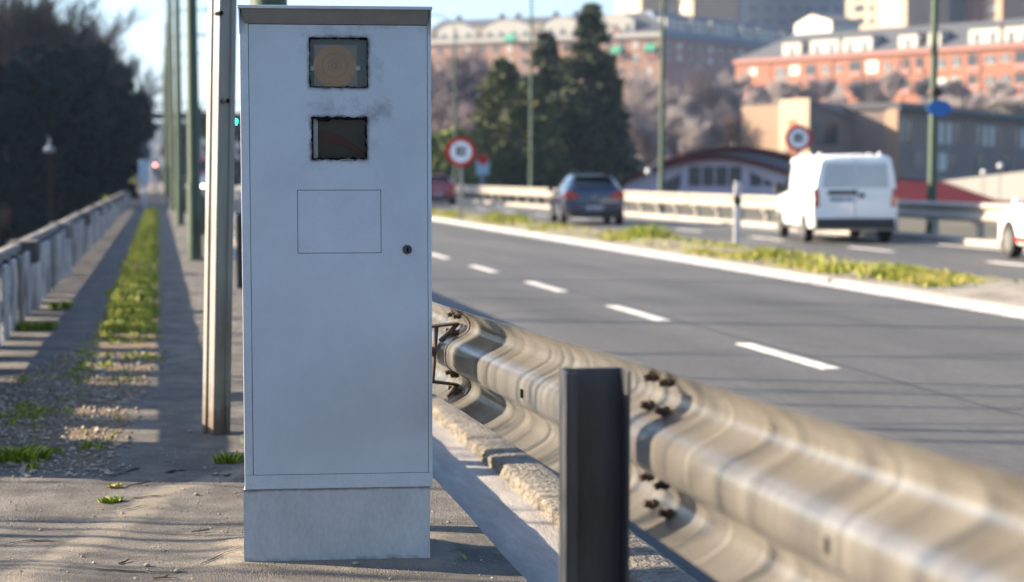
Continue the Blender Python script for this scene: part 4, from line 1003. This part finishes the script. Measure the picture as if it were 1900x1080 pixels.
def plant(proto, px, ytop, d, base=None, sx=1., label=None, cat='tree', group=None, rz=None, mtl=None):
    p = at(px, 300, d); zb_ = terrain_h(p.x, p.y) if base is None else base; ztop = 1.2 + (325 - ytop) * d / 3000.
    o = proto if proto.name not in used else clone(proto); used.add(proto.name) if o is proto else None
    s = (ztop - zb_) / proto['h']; o.location = (p.x, p.y, zb_ - .05); o.scale = (s * sx, s * sx, s); o.rotation_euler = (0, 0, random.uniform(0, 6.28) if rz is None else rz)
    if mtl:
        for ch in KIDS(o):
            if ch.name.startswith('crown'): ch.data = ch.data.copy(); ch.data.materials[0] = mtl
    return tag(o, label, cat, group)
random.seed(21)
cf = conifer_mesh(3, 13, 3.6, 13500, K['conifer'], .8); cl = conifer_mesh(8, 9, 3.3, 10500, K['conifer_light'], .6)
plant(cf, 1097, 8, 112, sx=1.0, label='tallest dark conifer with a pointed tip behind the far barrier', group='conifers behind the far barrier')
plant(cf, 1012, 62, 117, sx=1.05, label='second tallest conifer left of the tallest one', group='conifers behind the far barrier')
plant(cl, 934, 112, 110, sx=.95, label='lighter green rounded conifer at the left of the conifer group', group='conifers behind the far barrier')
plant(cl, 980, 150, 106, sx=1.1, label='low yellowish green conifer in front of the pale lamp post', group='conifers behind the far barrier')
plant(cf, 1130, 105, 116, sx=.85, label='dark conifer at the right shoulder of the tallest one', group='conifers behind the far barrier')
plant(cf, 1052, 105, 114, sx=.95, label='dark conifer filling the gap between the two tallest', group='conifers behind the far barrier')
plant(cf, 905, 190, 113, sx=1.2, label='short dark conifer at the far left of the conifer group', group='conifers behind the far barrier')
hb = evergreen_mesh(12, K['hedge'], 6000, 4., 2.2)
plant(hb, 828, 246, 104, sx=1.2, label='sunlit yellow green bush behind the left round speed sign', cat='bush', group='bushes behind the far barrier')
plant(hb, 792, 262, 108, sx=1.2, label='green bush just right of the cabinet edge behind the red car', cat='bush', group='bushes behind the far barrier'); plant(hb, 872, 285, 103, sx=1.0, label='low green bush left of the conifer group', cat='bush', group='bushes behind the far barrier')
eg = evergreen_mesh(4, K['evergreen'], 11000); eg2 = evergreen_mesh(9, K['evergreen'], 11000, 8.5, 2.8)
GL = 'trees beyond the balustrade'
for i, (pr_, px, yt, d, sx_, lb) in enumerate([(eg, -40, 60, 62, 1.1, 'dark evergreen at the left edge beyond the balustrade'), (eg2, 50, 85, 66, 1.15, 'dark evergreen behind the pale shaded lamp'), (eg, 115, 75, 76, 1.05, 'dark evergreen right of the pale shaded lamp'),
        (eg2, 165, 85, 88, .95, 'dark evergreen in the middle of the left tree mass'), (eg, 205, 108, 102, .8, 'dark evergreen near the right side of the left tree mass'), (eg2, 224, 140, 122, .62, 'evergreen at the right edge of the left tree mass'), (eg, 240, 200, 140, .55, 'lowest evergreen at the far right of the left tree mass'),
        (eg2, 10, 190, 60, 1.2, 'low evergreen filling the left edge under the taller ones'), (eg, 85, 200, 72, 1.2, 'low evergreen directly below the pale shaded lamp'), (eg2, 150, 210, 84, 1.2, 'low evergreen under the middle of the left tree mass'), (eg, 200, 225, 100, 1.0, 'low evergreen near the far end of the balustrade')]):
    plant(pr_, px, yt, d, sx=sx_, label=lb, group=GL)
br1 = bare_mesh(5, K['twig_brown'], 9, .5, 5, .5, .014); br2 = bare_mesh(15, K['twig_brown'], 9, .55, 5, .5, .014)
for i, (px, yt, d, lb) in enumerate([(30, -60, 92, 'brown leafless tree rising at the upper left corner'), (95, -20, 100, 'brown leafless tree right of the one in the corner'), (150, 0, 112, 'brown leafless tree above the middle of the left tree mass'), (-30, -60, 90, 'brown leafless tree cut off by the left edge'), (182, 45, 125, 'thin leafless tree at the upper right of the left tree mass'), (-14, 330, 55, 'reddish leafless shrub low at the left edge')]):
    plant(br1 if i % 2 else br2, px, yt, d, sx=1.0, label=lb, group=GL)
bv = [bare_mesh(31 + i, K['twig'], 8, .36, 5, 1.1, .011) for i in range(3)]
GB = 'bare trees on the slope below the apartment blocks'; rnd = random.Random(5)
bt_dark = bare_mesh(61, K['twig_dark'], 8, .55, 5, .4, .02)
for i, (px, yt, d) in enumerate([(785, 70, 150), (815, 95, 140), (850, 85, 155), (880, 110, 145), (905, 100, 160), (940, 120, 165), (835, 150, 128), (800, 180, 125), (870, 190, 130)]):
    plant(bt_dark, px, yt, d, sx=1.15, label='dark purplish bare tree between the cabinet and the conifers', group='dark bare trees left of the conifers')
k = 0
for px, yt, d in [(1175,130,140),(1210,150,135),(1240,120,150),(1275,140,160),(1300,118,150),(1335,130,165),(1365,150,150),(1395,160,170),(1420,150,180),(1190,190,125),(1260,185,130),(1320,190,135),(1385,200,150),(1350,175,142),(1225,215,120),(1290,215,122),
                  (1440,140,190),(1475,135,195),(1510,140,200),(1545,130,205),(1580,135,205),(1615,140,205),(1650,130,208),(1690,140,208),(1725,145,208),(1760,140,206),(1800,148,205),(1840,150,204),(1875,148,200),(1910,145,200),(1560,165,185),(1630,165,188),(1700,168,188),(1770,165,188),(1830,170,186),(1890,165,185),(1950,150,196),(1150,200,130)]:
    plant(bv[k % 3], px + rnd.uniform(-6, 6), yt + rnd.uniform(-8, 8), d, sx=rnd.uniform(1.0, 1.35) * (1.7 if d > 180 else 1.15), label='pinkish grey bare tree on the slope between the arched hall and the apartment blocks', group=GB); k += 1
for px, yt, d, lb in ((372, 186, 205, 'dark rounded tree beyond the footbridge'), (262, 150, 195, 'small dark tree beyond the left end of the footbridge'), (436, 200, 215, 'dark tree beyond the footbridge at the cabinet edge'), (325, 236, 220, 'low dark tree beyond the middle of the footbridge')):
    plant(eg, px, yt, d, sx=.7 if px > 300 else .35, label=lb, group='trees beyond the footbridge')
# leafless saplings off the left side of the picture whose stems shade the pavement in stripes
for i in range(9):  # unseen evergreens added to block low sky and deepen shade on the rail
    o = clone(eg if i % 2 else eg2); x, y = -34 - 3 * (i % 3), -14 + 6.5 * i; s = 1.35 + .15 * (i % 2); o.location = (x, y, terrain_h(x, y)); o.scale = (s * 1.3, s * 1.3, s); o.rotation_euler = (0, 0, i * 1.1); tag(o, 'unseen dark evergreen added beyond the valley to block low sky', 'tree', 'unseen evergreens added to block low sky')
sv = empty('sapling'); b = MB(); rnd = random.Random(3)
for k in range(5):
    p = V((rnd.uniform(-.5, .5), rnd.uniform(-.35, .35), -.4)); pts = [p]
    for q in range(7): p = p + V((rnd.gauss(0, .06), rnd.gauss(0, .05), .75)); pts.append(p)
    r0_ = rnd.uniform(.012, .028); b.path(pts, lambda i_, r0_=r0_: r0_ * (1 - i_ / 9), 5)
    for q in range(3, 7):
        for z_ in range(1): e = pts[q] + V((rnd.uniform(-.5, .5), rnd.uniform(-.25, .25), rnd.uniform(.3, .6))); b.tube(pts[q], e, .006, .003, 4)
b.build('stems', K['twig_brown'], sv)
for i, (x, y, s) in enumerate([(-3.6, 6.6, .72), (-4.6, 7.5, .85), (-6.4, 7.9, 1.0), (-3.3, 5.2, .75), (-4.8, 4.9, .9), (-6.2, 6.0, 1.0), (-3.5, 3.9, .8), (-5.2, 14.4, .85), (-6.4, 21.5, .95)]):
    o = sv if i == 0 else clone(sv); o.location = (x, y, terrain_h(x, y)); o.scale = (s * 1.5, s * 1.5, s * 1.25); o.rotation_euler = (0, 0, i * 1.7); tag(o, 'leafless sapling left of the picture casting stripes on the pavement', 'sapling', 'saplings shading the pavement')
for i, (x, y, s) in enumerate([(-12.5, 13.9, 2.3), (-13, 19.0, 2.5), (-12, 24.9, 2.3), (-14, 31, 2.3)]):
    o = clone(sv); o.location = (x, y, terrain_h(x, y)); o.scale = (s * 1.6, s * 1.6, s * 1.1); o.rotation_euler = (0, 0, i); tag(o, 'tall slender leafless tree left of the picture shading the near carriageway', 'tree', 'trees shading the road')
# ================================================================ BUILDINGS
class Facade:
    def __init__(s, name, label, pA, pB, cat='building', group=None, ext=1.0):
        A = at(*pA); B = at(*pB); B = A + (B - A) * ext; d = B - A; d.z = 0; s.len = d.length; s.A = A; s.u = d.normalized(); s.n = V((-s.u.y, s.u.x, 0))
        s.root = empty(name, (A.x, A.y, 0), atan2(s.u.y, s.u.x), label, cat, group)
    def uz(s, px, py, off=0.):
        r = ray(px, py); p0 = s.A + s.n * off; q = EYE + r * ((p0 - EYE).dot(s.n) / r.dot(s.n)); return (q - s.A).dot(s.u), q.z
    def rect(s, x0, y0, x1, y1, off=0.):
        a, b1 = s.uz(x0, y0, off); c, d1 = s.uz(x1, y1, off); e, f = s.uz(x0, y1, off); return a, c, min(d1, f), max(b1, d1 + .1)
    def block(s, name, m, u0, u1, v0, v1, z0, z1, par=None, bev=0): b = MB(); b.box(u0, u1, v0, v1, z0, z1); return b.build(name, m, par or s.root, bevel=bev)
    def window(s, px, m, frame=K['white_wall'], off=0., fr=.12):
        u0, u1, z0, z1 = s.rect(*px, off); w_ = s.block('window', m, u0, u1, off - .06, off - .01, z0, z1)
        b = MB(); b.box(u0 - fr, u1 + fr, off - .10, off - .005, z0 - fr, z0 - .001); b.box((u0 + u1) / 2 - .05, (u0 + u1) / 2 + .05, off - .085, off - .0605, z0 + .01, z1 - .01); b.build('window_frame', frame, w_); return w_
    def loggia(s, px, m=K['glass_dark']):
        u0, u1, z0, z1 = s.rect(*px); w_ = s.block('loggia', m, u0, u1, -.05, -.01, z0, z1); s.block('balcony_front', K['brick_red'], u0 - .05, u1 + .05, -.22, -.0505, z0 - .55, z0 + .35, w_); return w_
    def roof(s, m, u0, u1, z0, rise, run, hipL=0., hipR=0., dep=12., over=.4, par=None):
        b = MB(); b.add([(u0, -over, z0), (u1, -over, z0), (u1, dep, z0), (u0, dep, z0), (u0 + hipL, run, z0 + rise), (u1 - hipR, run, z0 + rise), (u1 - hipR, dep - run, z0 + rise), (u0 + hipL, dep - run, z0 + rise)],
                        [(3,2,1,0),(4,5,6,7),(0,1,5,4),(1,2,6,5),(2,3,7,6),(3,0,4,7)]); return b.build('roof', m, par or s.root)
    def dormer(s, px, m, arch=0., dep=3.5, off=.1, dark=True):
        u0, u1, z0, z1 = s.rect(*px, off); n = 10; poly = [(u0, z0), (u1, z0)]
        if arch: poly += [(lerp(u1, u0, k / n), z1 - arch * (2 * k / n - 1) ** 2) for k in range(n + 1)]
        else: poly += [(u1, z1), (u0, z1)]
        b = MB(); b.prism(poly, off, off + dep); d_ = b.build('dormer', m, s.root)
        w_ = u1 - u0; zh = (z1 - arch - z0)
        k = max(1, int(round(w_ / 2.6)))
        for i in range(k):
            uc = lerp(u0, u1, (i + .5) / k); s.block('dormer_window', K['glass_grey'], uc - .35, uc + .45, off - .05, off - .01, z0 + zh * .15, z0 + zh * .72, d_)
        if not arch: s.block('dormer_roof', K['slate'], u0 - .15, u1 + .15, off - .15, off + dep, z1 + .002, z1 + .22, d_)
        return d_
# long pale brick apartment block on the hill (left wing sunlit, right wing in shade)
d0 = 330.; zE = 1.2 + 262 * d0 / 3000; dl_ = (zE - 1.2) * 3000 / 247.5
A = Facade('apartment_block', 'long pale brick apartment block with arched cream dormers on the hilltop', (770, 78, dl_ * 1.004), (1225, 63, d0))
A.block('wall', K['brick_pale'], 0, A.len, 0, 11.5, 12, zE - .9); A.block('cornice', K['white_wall'], -.3, A.len + .3, -.5, 12, zE - .895, zE - .003)
A.roof(K['slate'], 0, A.len, zE, 4.6, 5, 4, 3)
for px, ar in (((812, 45, 880, 77), 1.4), ((897, 39, 986, 76), 1.6), ((1010, 33, 1078, 72), 1.5), ((1108, 26, 1176, 64), 1.5)): A.dormer(px, K['white_wall'], ar)
for px in ((880, 50, 896, 77), (987, 43, 1007, 73), (790, 55, 806, 80)): A.dormer(px, K['cream'], .5)
for x in range(785, 1225, 26):
    for y in (88, 112, 137):
        yy = y - (x - 800) * .03
        A.window((x, yy, x + 9, yy + 13), K['glass_blind'] if (x * 7 + y) % 3 == 0 else K['glass_grey'])
for px in ((1136, 86, 1153, 98), (1197, 82, 1218, 93), (938, 64, 957, 76)):
    u0, u1, z0, z1 = A.rect(*px); b = MB(); b.add([(u0, -.02, z1), (u1, -.02, z1), (u1, -1.1, z0), (u0, -1.1, z0), (u0, -.02, z1 - .15), (u1, -.02, z1 - .15), (u1, -1.1, z0 - .15), (u0, -1.1, z0 - .15)], [(0,1,2,3),(7,6,5,4),(0,4,5,1),(1,5,6,2),(2,6,7,3),(3,7,4,0)]); b.build('awning', K['awning'], A.root)
for px in ((1135, 98, 1155, 112), (1196, 95, 1219, 108), (1135, 60, 1150, 63)): A.loggia((px[0], px[1] - 6, px[2], px[3] - 6))
for px in (850, 930, 960, 1030, 1068): 
    u, z = A.uz(px, 36, 5); A.block('chimney', K['slate'], u - .5, u + .5, 5, 6, zE + 3.8, zE + 5.6)
dr_ = (zE - 1.2) * 3000 / 236.
A2 = Facade('apartment_block', 'shaded wing of the hilltop block with blue slate roof right of the tall lamp post', (1226, 63, d0 + .5), (1450, 89, dr_), ext=1.15)
A2.block('wall', K['brick_red'], .3, A2.len, .3, 11, 12, zE - .9); A2.block('cornice', K['slate_blue'], 0, A2.len, -.3, 11.5, zE - .89, zE + .3)
A2.roof(K['slate_blue'], 0, A2.len, zE + .31, 4.6, 4.5, 3, 2)
for x0, x1, yt, yb in ((1236, 1276, 32, 56), (1284, 1312, 37, 60), (1320, 1362, 41, 66), (1378, 1400, 50, 71), (1408, 1440, 54, 75), (1452, 1472, 60, 80)): A2.dormer((x0, yt, x1, yb), K['white_wall'], 0)
for x in range(1238, 1470, 19):
    for k_, y in enumerate((76, 97)): yy = y + (x - 1226) * .105; A2.window((x, yy, x + 8, yy + 13), K['glass_blind'] if x % 3 == 0 else K['glass_dark'], off=.3)
# bright orange brick block at right
dB0, dB1 = 276., 240.
B = Facade('apartment_block', 'bright orange brick apartment block with white square dormers at upper right', (1365, 112, dB0), (1900, 80, dB1), ext=1.3)
zB = B.A.z
B.block('wall', K['brick'], 0, B.len, 0, 12, 6, zB - .6); B.block('cornice', K['brick_red'], -.2, B.len, -.5, 12.3, zB - .595, zB - .003); B.roof(K['slate'], 0, B.len, zB, 4.2, 5.5, 8, 2)
for px in ((1452, 80, 1486, 104), (1503, 75, 1556, 102), (1563, 71, 1618, 99), (1667, 65, 1702, 90), (1722, 61, 1745, 86), (1798, 54, 1856, 81), (1863, 50, 1915, 79), (1945, 46, 1990, 74)): B.dormer(px, K['white_wall'], 0)
for px in ((1526, 122, 1539, 136), (1551, 120, 1563, 133), (1641, 115, 1652, 130), (1737, 108, 1754, 126), (1766, 105, 1783, 123), (1828, 103, 1847, 117), (1857, 101, 1875, 114), (1440, 126, 1458, 143)): B.window(px, K['glass_grey'])
for px in ((1608, 113, 1629, 134), (1390, 127, 1404, 138), (1466, 122, 1483, 138), (1440, 160, 1459, 175), (1737, 146, 1757, 160), (1765, 143, 1783, 156)): B.window(px, K['glass_blind'])
for px in ((1828, 142, 1846, 156), (1857, 139, 1875, 154), (1640, 152, 1655, 166), (1526, 160, 1540, 174), (1551, 158, 1563, 172)): B.window(px, K['glass_grey'])
for px in ((1495, 121, 1514, 143), (1576, 114, 1598, 136), (1668, 109, 1688, 132), (1699, 107, 1713, 130), (1796, 100, 1819, 126), (1883, 95, 1908, 121), (1796, 140, 1819, 160), (1883, 135, 1908, 158), (1576, 152, 1598, 172), (1668, 148, 1688, 168), (1930, 91, 1950, 118)): B.loggia(px)
for u in (.1, .28, .47, .66, .85): B.block('pilaster', K['brick'], B.len * u / 1.3 * 1.3, B.len * u + .35, -.12, -.002, 6, zB - .6)
# white gabled house between
H = Facade('gabled_house', 'small white gabled house above the roof of the orange block', (1474, 66, 312), (1543, 63, 300), cat='house')
b = MB(); u1_, _ = H.uz(1543, 63); zt0 = H.uz(1474, 44)[1]; za = H.uz(1505, 27)[1]; b.prism([(0, 18), (u1_, 18), (u1_, zt0 - .5), (H.uz(1505, 30)[0], za), (0, zt0)], 0, 6); b.build('wall', K['white_wall'], H.root)
b = MB(); um = H.uz(1505, 30)[0]; b.add([(-.4, -.3, zt0 - .1), (um, -.3, za + .15), (um, 6.3, za + .15), (-.4, 6.3, zt0 - .1), (u1_ + .4, -.3, zt0 - .6), (u1_ + .4, 6.3, zt0 - .6)], [(0,1,2,3),(1,4,5,2)]); b.build('roof', K['slate'], H.root)
H.window((1486, 48, 1494, 56), K['glass_grey']); H.window((1515, 47, 1523, 55), K['glass_grey'])
# tower blocks behind, cut by the top edge
def tower(px0, px1, d0_, d1_, m, label, ybase=75, ytop=-230, bays=None, mw=None, rows_=True, dep=14):
    T = Facade('tower_block', label, (px0, ybase, d0_), (px1, ybase, d1_), cat='tower block'); zt_ = 1.2 + (325 - ytop) * d0_ / 3000
    T.block('wall', m, 0, T.len, 0, dep, 15, zt_)
    T.block('roof', K['slate'], .3, T.len - .3, .3, dep - .3, zt_ + .002, zt_ + .4)
    for i, (a, c, wm) in enumerate(bays or []):
        for k_ in range(6):
            y = 58 - 24 * k_; T.window((a, y, c, y + 12), wm)
    return T
tower(1568, 1682, 420, 400, K['cream'], 'cream tower block left of the lamp post at the top edge', bays=[(1586, 1603, K['glass_dark']), (1614, 1622, K['glass_dark']), (1636, 1648, K['glass_blind']), (1656, 1667, K['glass_blind'])])
tower(1690, 1712, 424, 420, K['cream'], 'narrow cream tower slice just left of the tall green lamp post', bays=[(1698, 1704, K['glass_grey'])])
tower(1384, 1574, 430, 470, K['grey_clad'], 'wide blue grey slab block in shade behind the slate roof', bays=[(x, x + 14, K['slate_blue']) for x in range(1392, 1560, 26)], ybase=60)
tower(1228, 1286, 440, 425, K['cream'], 'cream tower block directly right of the tall lamp post before the arched hall', bays=[(1240, 1248, K['glass_blind']), (1262, 1272, K['glass_blind'])], ybase=60)
tower(1142, 1190, 445, 432, K['cream'], 'cream tower block above the tallest conifer', bays=[(1152, 1158, K['glass_blind']), (1172, 1178, K['glass_blind'])], ybase=60)
tower(1720, 1790, 420, 450, K['grey_clad'], 'shaded grey tower block right of the tall green lamp post', bays=[(1745, 1760, K['slate_blue'])])
tower(1789, 1808, 410, 404, K['brick'], 'narrow orange tower slice at the top edge')
tower(1808, 1822, 420, 436, K['grey_clad'], 'narrow shaded tower slice between the two orange slices')
tower(1822, 1858, 404, 394, K['brick_pale'], 'pinkish tower block with white windows at the top edge', bays=[(1834, 1848, K['glass_blind'])])
tower(1862, 1882, 404, 398, K['brick_pale'], 'slim pinkish tower slice near the right corner', bays=[(1868, 1876, K['glass_blind'])])
tower(1884, 1960, 415, 445, K['grey_clad'], 'shaded tower block in the upper right corner', bays=[(1894, 1910, K['slate_blue'])])
# office building on the right middle ground
oc = at(1500, 330, 130); D = empty('office_building', (oc.x, oc.y, 0), 0, 'tan and brown office building with a cream stair tower behind the white van', 'building')
def fp(name, m, pts, z0, z1, par=None):
    b = MB(); P = []
    for px, d in pts: q = at(px, 300, d); P.append((q.x - oc.x, q.y - oc.y))
    b.prism_z(P, z0, z1); return b.build(name, m, par or D)
fp('wall', K['tan'], [(1375, 134), (1452, 130.6), (1470, 142), (1385, 146)], -.6, 6.85)
fp('stair_tower', K['cream'], [(1444, 129.6), (1500, 126.8), (1512, 131), (1456, 133.5)], -.6, 7.2)
fp('door_panel', K['brick'], [(1462, 128.60), (1476, 127.9), (1476, 128.15), (1462, 128.85)], 2.2, 5.55)
def wallpoly(name, m, A_, B_, zA, zB_, z0, th=.4):
    a, c = at(A_[0], 300, A_[1]), at(B_[0], 300, B_[1]); n = V((-(c - a).y, (c - a).x, 0)).normalized() * th; o_ = V((oc.x, oc.y, 0)); a = V((a.x, a.y, 0)) - o_; c = V((c.x, c.y, 0)) - o_
    b = MB(); b.add([a + UP * z0, c + UP * z0, c + UP * zB_, a + UP * zA, a + n + UP * z0, c + n + UP * z0, c + n + UP * zB_, a + n + UP * zA], [(0,1,2,3),(7,6,5,4),(0,4,5,1),(1,5,6,2),(2,6,7,3),(3,7,4,0)]); return b.build(name, m, D)
zz_ = lambda y, d: 1.2 + (325 - y) * d / 3000
wallpoly('gable_wall', K['brown'], (1500, 127.6), (1595, 131.2), zz_(190, 127.6), zz_(228, 131.2), -.6)
wallpoly('wall', K['tan'], (1595, 131.2), (1664, 128), zz_(203, 131.2), zz_(203, 128), -.6)
b = MB(); PTS = [at(1500, 188, 127.3), at(1597, 227, 130.8), at(1640, 202, 136), at(1560, 196, 140)]; PTS = [p - V((oc.x, oc.y, 0)) for p in PTS]; b.add(PTS + [p + V((0, 0, .15)) for p in PTS], [(0,1,2,3),(7,6,5,4),(0,4,5,1),(1,5,6,2),(2,6,7,3),(3,7,4,0)]); b.build('roof', K['brown'], D)
fp('window', K['glass_dark'], [(1512, 127.9), (1552, 129.4), (1553, 129.6), (1513, 128.1)], 3.6, 5.3)
LW = Facade('long_wing', None, (1662, 189, 128.4), (1900, 214, 158), ext=1.5); LW.root['category'] = 'building'; LW.root['label'] = 'long shaded wing with a window band and dark eaves right of the blue oval sign'; LW.root.name = 'office_wing'
zL = LW.A.z; LW.block('wall', K['brown'], .2, LW.len, .3, 12, -.6, zL - .55); LW.block('eaves', K['slate'], 0, LW.len, -.4, 12.3, zL - .549, zL); 
b = MB(); 
for i in range(26):
    u = .9 + i * LW.len / 26; m_ = [K['glass_blind'], K['glass_grey'], K['tan'], K['glass_dark']][(i * 7 + i // 3) % 4]
    w_ = LW.block('window', m_, u, u + LW.len / 26 * .62, .24, .295, zL - 3.1, zL - 1.3); LW.block('mullion', K['white_wall'], u - .11, u - .01, .2, .298, zL - 3.2, zL - 1.2, w_)
for i in (2, 5, 6, 10, 14): u = 1 + i * LW.len / 26; LW.block('window', K['glass_blind'] if i % 2 else K['glass_grey'], u, u + LW.len / 26 * 1.1, .24, .295, zL - 5.4, zL - 3.9)
LW.block('red_panel', K['red_roof'], .3, 1.5, .1, .295, zL - 1.2, zL - .56); LW.block('door_panel', K['tan'], .25, 1.6, .2, .29, zL - 5.5, zL - 1.3)
# arched hall
hc_ = at(1316, 375, 106); E = empty('arched_hall', (hc_.x, hc_.y, 0), R(-14), 'low lilac hall with an arched dark red roof and dark windows behind the far barrier', 'hall')
k_ = 106 / 3000.
def hx(px): return (px - 1316) * k_
def hz(py): return 1.2 + (325 - py) * k_
def arcz(x, base=0.): return hz(296) - 1.35 * (abs(x - hx(1330)) / 5.4) ** 1.7 + base
n = 30; xs_ = [lerp(hx(1160), hx(1462), i / n) for i in range(n + 1)]
b = MB(); b.prism([(xs_[0], -.6), (xs_[-1], -.6)] + [(x, arcz(x)) for x in xs_[::-1]], 0, .3); wl_ = b.build('wall', K['lilac'], E)
b = MB(); b.grid([[(x, y, arcz(x) + .02) for x in xs_] for y in (-.45, 3, 9)]); b.grid([[(x, -.45, arcz(x) + q) for x in xs_] for q in (.02, .3)][::-1]); b.grid([[(x, y, arcz(x) + .30) for x in xs_] for y in (-.45, 3, 9)]); b.build('roof', K['red_roof'], E, smooth_deg=40)
b = MB(); xs2 = [lerp(hx(1235), hx(1530), i / n) for i in range(n + 1)]; a2 = lambda x: hz(270) - 1.25 * (abs(x - hx(1378)) / 5.4) ** 1.8
b.prism([(xs2[0], -.6), (xs2[-1], -.6)] + [(x, a2(x)) for x in xs2[::-1]], 4.0, 16); b.build('rear_vault', K['slate_blue'], E, smooth_deg=40)
b = MB(); b.grid([[(x, y, a2(x) + .03) for x in xs2] for y in (3.7, 16)]); b.grid([[(x, 3.7, a2(x) + q) for x in xs2] for q in (-.35, .03)]); b.build('rear_roof', K['red_roof'], E, smooth_deg=40)
def pan(px0, px1, py0, py1, zt2=None):
    b = MB(); b.prism([(hx(px0), hz(py1)), (hx(px1), hz(py1)), (hx(px1), hz(py0) if zt2 is None else hz(zt2)), (hx(px0), hz(py0))], -.03, -.002); return b.build('window', K['glass_dark'], E)
for a_ in range(4): pan(1278 + a_ * 25, 1296 + a_ * 25 + 3, 309, 345)
pan(1228, 1262, 345 - 4, 347, 322); pan(1391, 1412, 319, 345, 329); pan(1416, 1438, 331, 345, 342); pan(1235, 1258, 348, 358)
for px in (1270, 1383):
    b = MB(); b.box(hx(px) - .16, hx(px) + .16, -.12, -.002, hz(358), arcz(hx(px)) - .01); b.build('pilaster', K['lilac'], E)
# low building with red sloping roof, and white wall at right
rb = at(1760, 375, 98); Rb = empty('low_shed', (rb.x, rb.y, 0), 0, 'low shed with a dark red sloping roof right of the white van', 'shed')
PT = [at(1648, 377, 95), at(1875, 379, 96), at(1748, 337, 108), at(1640, 328, 110)]; PT = [p - V((rb.x, rb.y, 0)) for p in PT]; b = MB(); b.add(PT + [p - V((0, 0, .18)) for p in PT], [(0,1,2,3),(7,6,5,4),(0,4,5,1),(1,5,6,2),(2,6,7,3),(3,7,4,0)]); b.build('roof', K['red_roof'], Rb)
PW = [p.lerp(sum(PT, V()) / 4, .06) for p in PT]; b = MB(); b.add([V((p.x, p.y, -.6)) for p in PW] + [p - V((0, 0, .2)) for p in PW], [(3,2,1,0),(4,5,6,7),(0,1,5,4),(1,2,6,5),(2,3,7,6),(3,0,4,7)]); b.build('wall', K['brown'], Rb)
Wh = Facade('white_wall', 'plain white wall of a low building behind the globe lamps', (1728, 338, 114), (1900, 318, 111), cat='building', ext=1.5)
b = MB(); b.prism([(0, -.6), (Wh.len, -.6), (Wh.len, Wh.uz(1990, 312)[1]), (Wh.uz(1900, 318)[0], Wh.uz(1900, 318)[1]), (0, Wh.A.z)], 0, 6); b.build('wall', K['white_wall'], Wh.root)
b = MB(); b.box(-.2, Wh.len, -.25, 6, Wh.A.z + 1.25, Wh.A.z + 1.5); 
# distant block beyond the footbridge
Q = Facade('distant_building', 'hazy lilac building seen under the distant footbridge', (255, 232, 262), (470, 228, 258)); Q.block('wall', K['grey_clad'], 0, Q.len, 0, 10, -3, Q.A.z); Q.block('roof', K['slate_blue'], -.3, Q.len + .3, -.4, 10.3, Q.A.z + .002, Q.A.z + .5)
for x in range(268, 460, 22):
    for y in (243, 268): Q.window((x, y, x + 8, y + 12), K['glass_blind'] if x % 4 else K['slate_blue'])

# ================================================================ AIR
b = MB(); b.box(-905, 1205, -65, 2505, -8, 150); hz_o = b.build('haze', None); tag(hz_o, kind='stuff')
m = bpy.data.materials.new('haze_air'); m.use_nodes = True; t = m.node_tree; t.nodes.remove(t.nodes['Principled BSDF'])
vp = t.nodes.new('ShaderNodeVolumePrincipled'); vp.inputs['Color'].default_value = (.52, .70, 1.0, 1); vp.inputs['Density'].default_value = .0002; vp.inputs['Anisotropy'].default_value = .2
t.links.new(vp.outputs[0], t.nodes['Material Output'].inputs['Volume']); hz_o.data.materials.append(m)
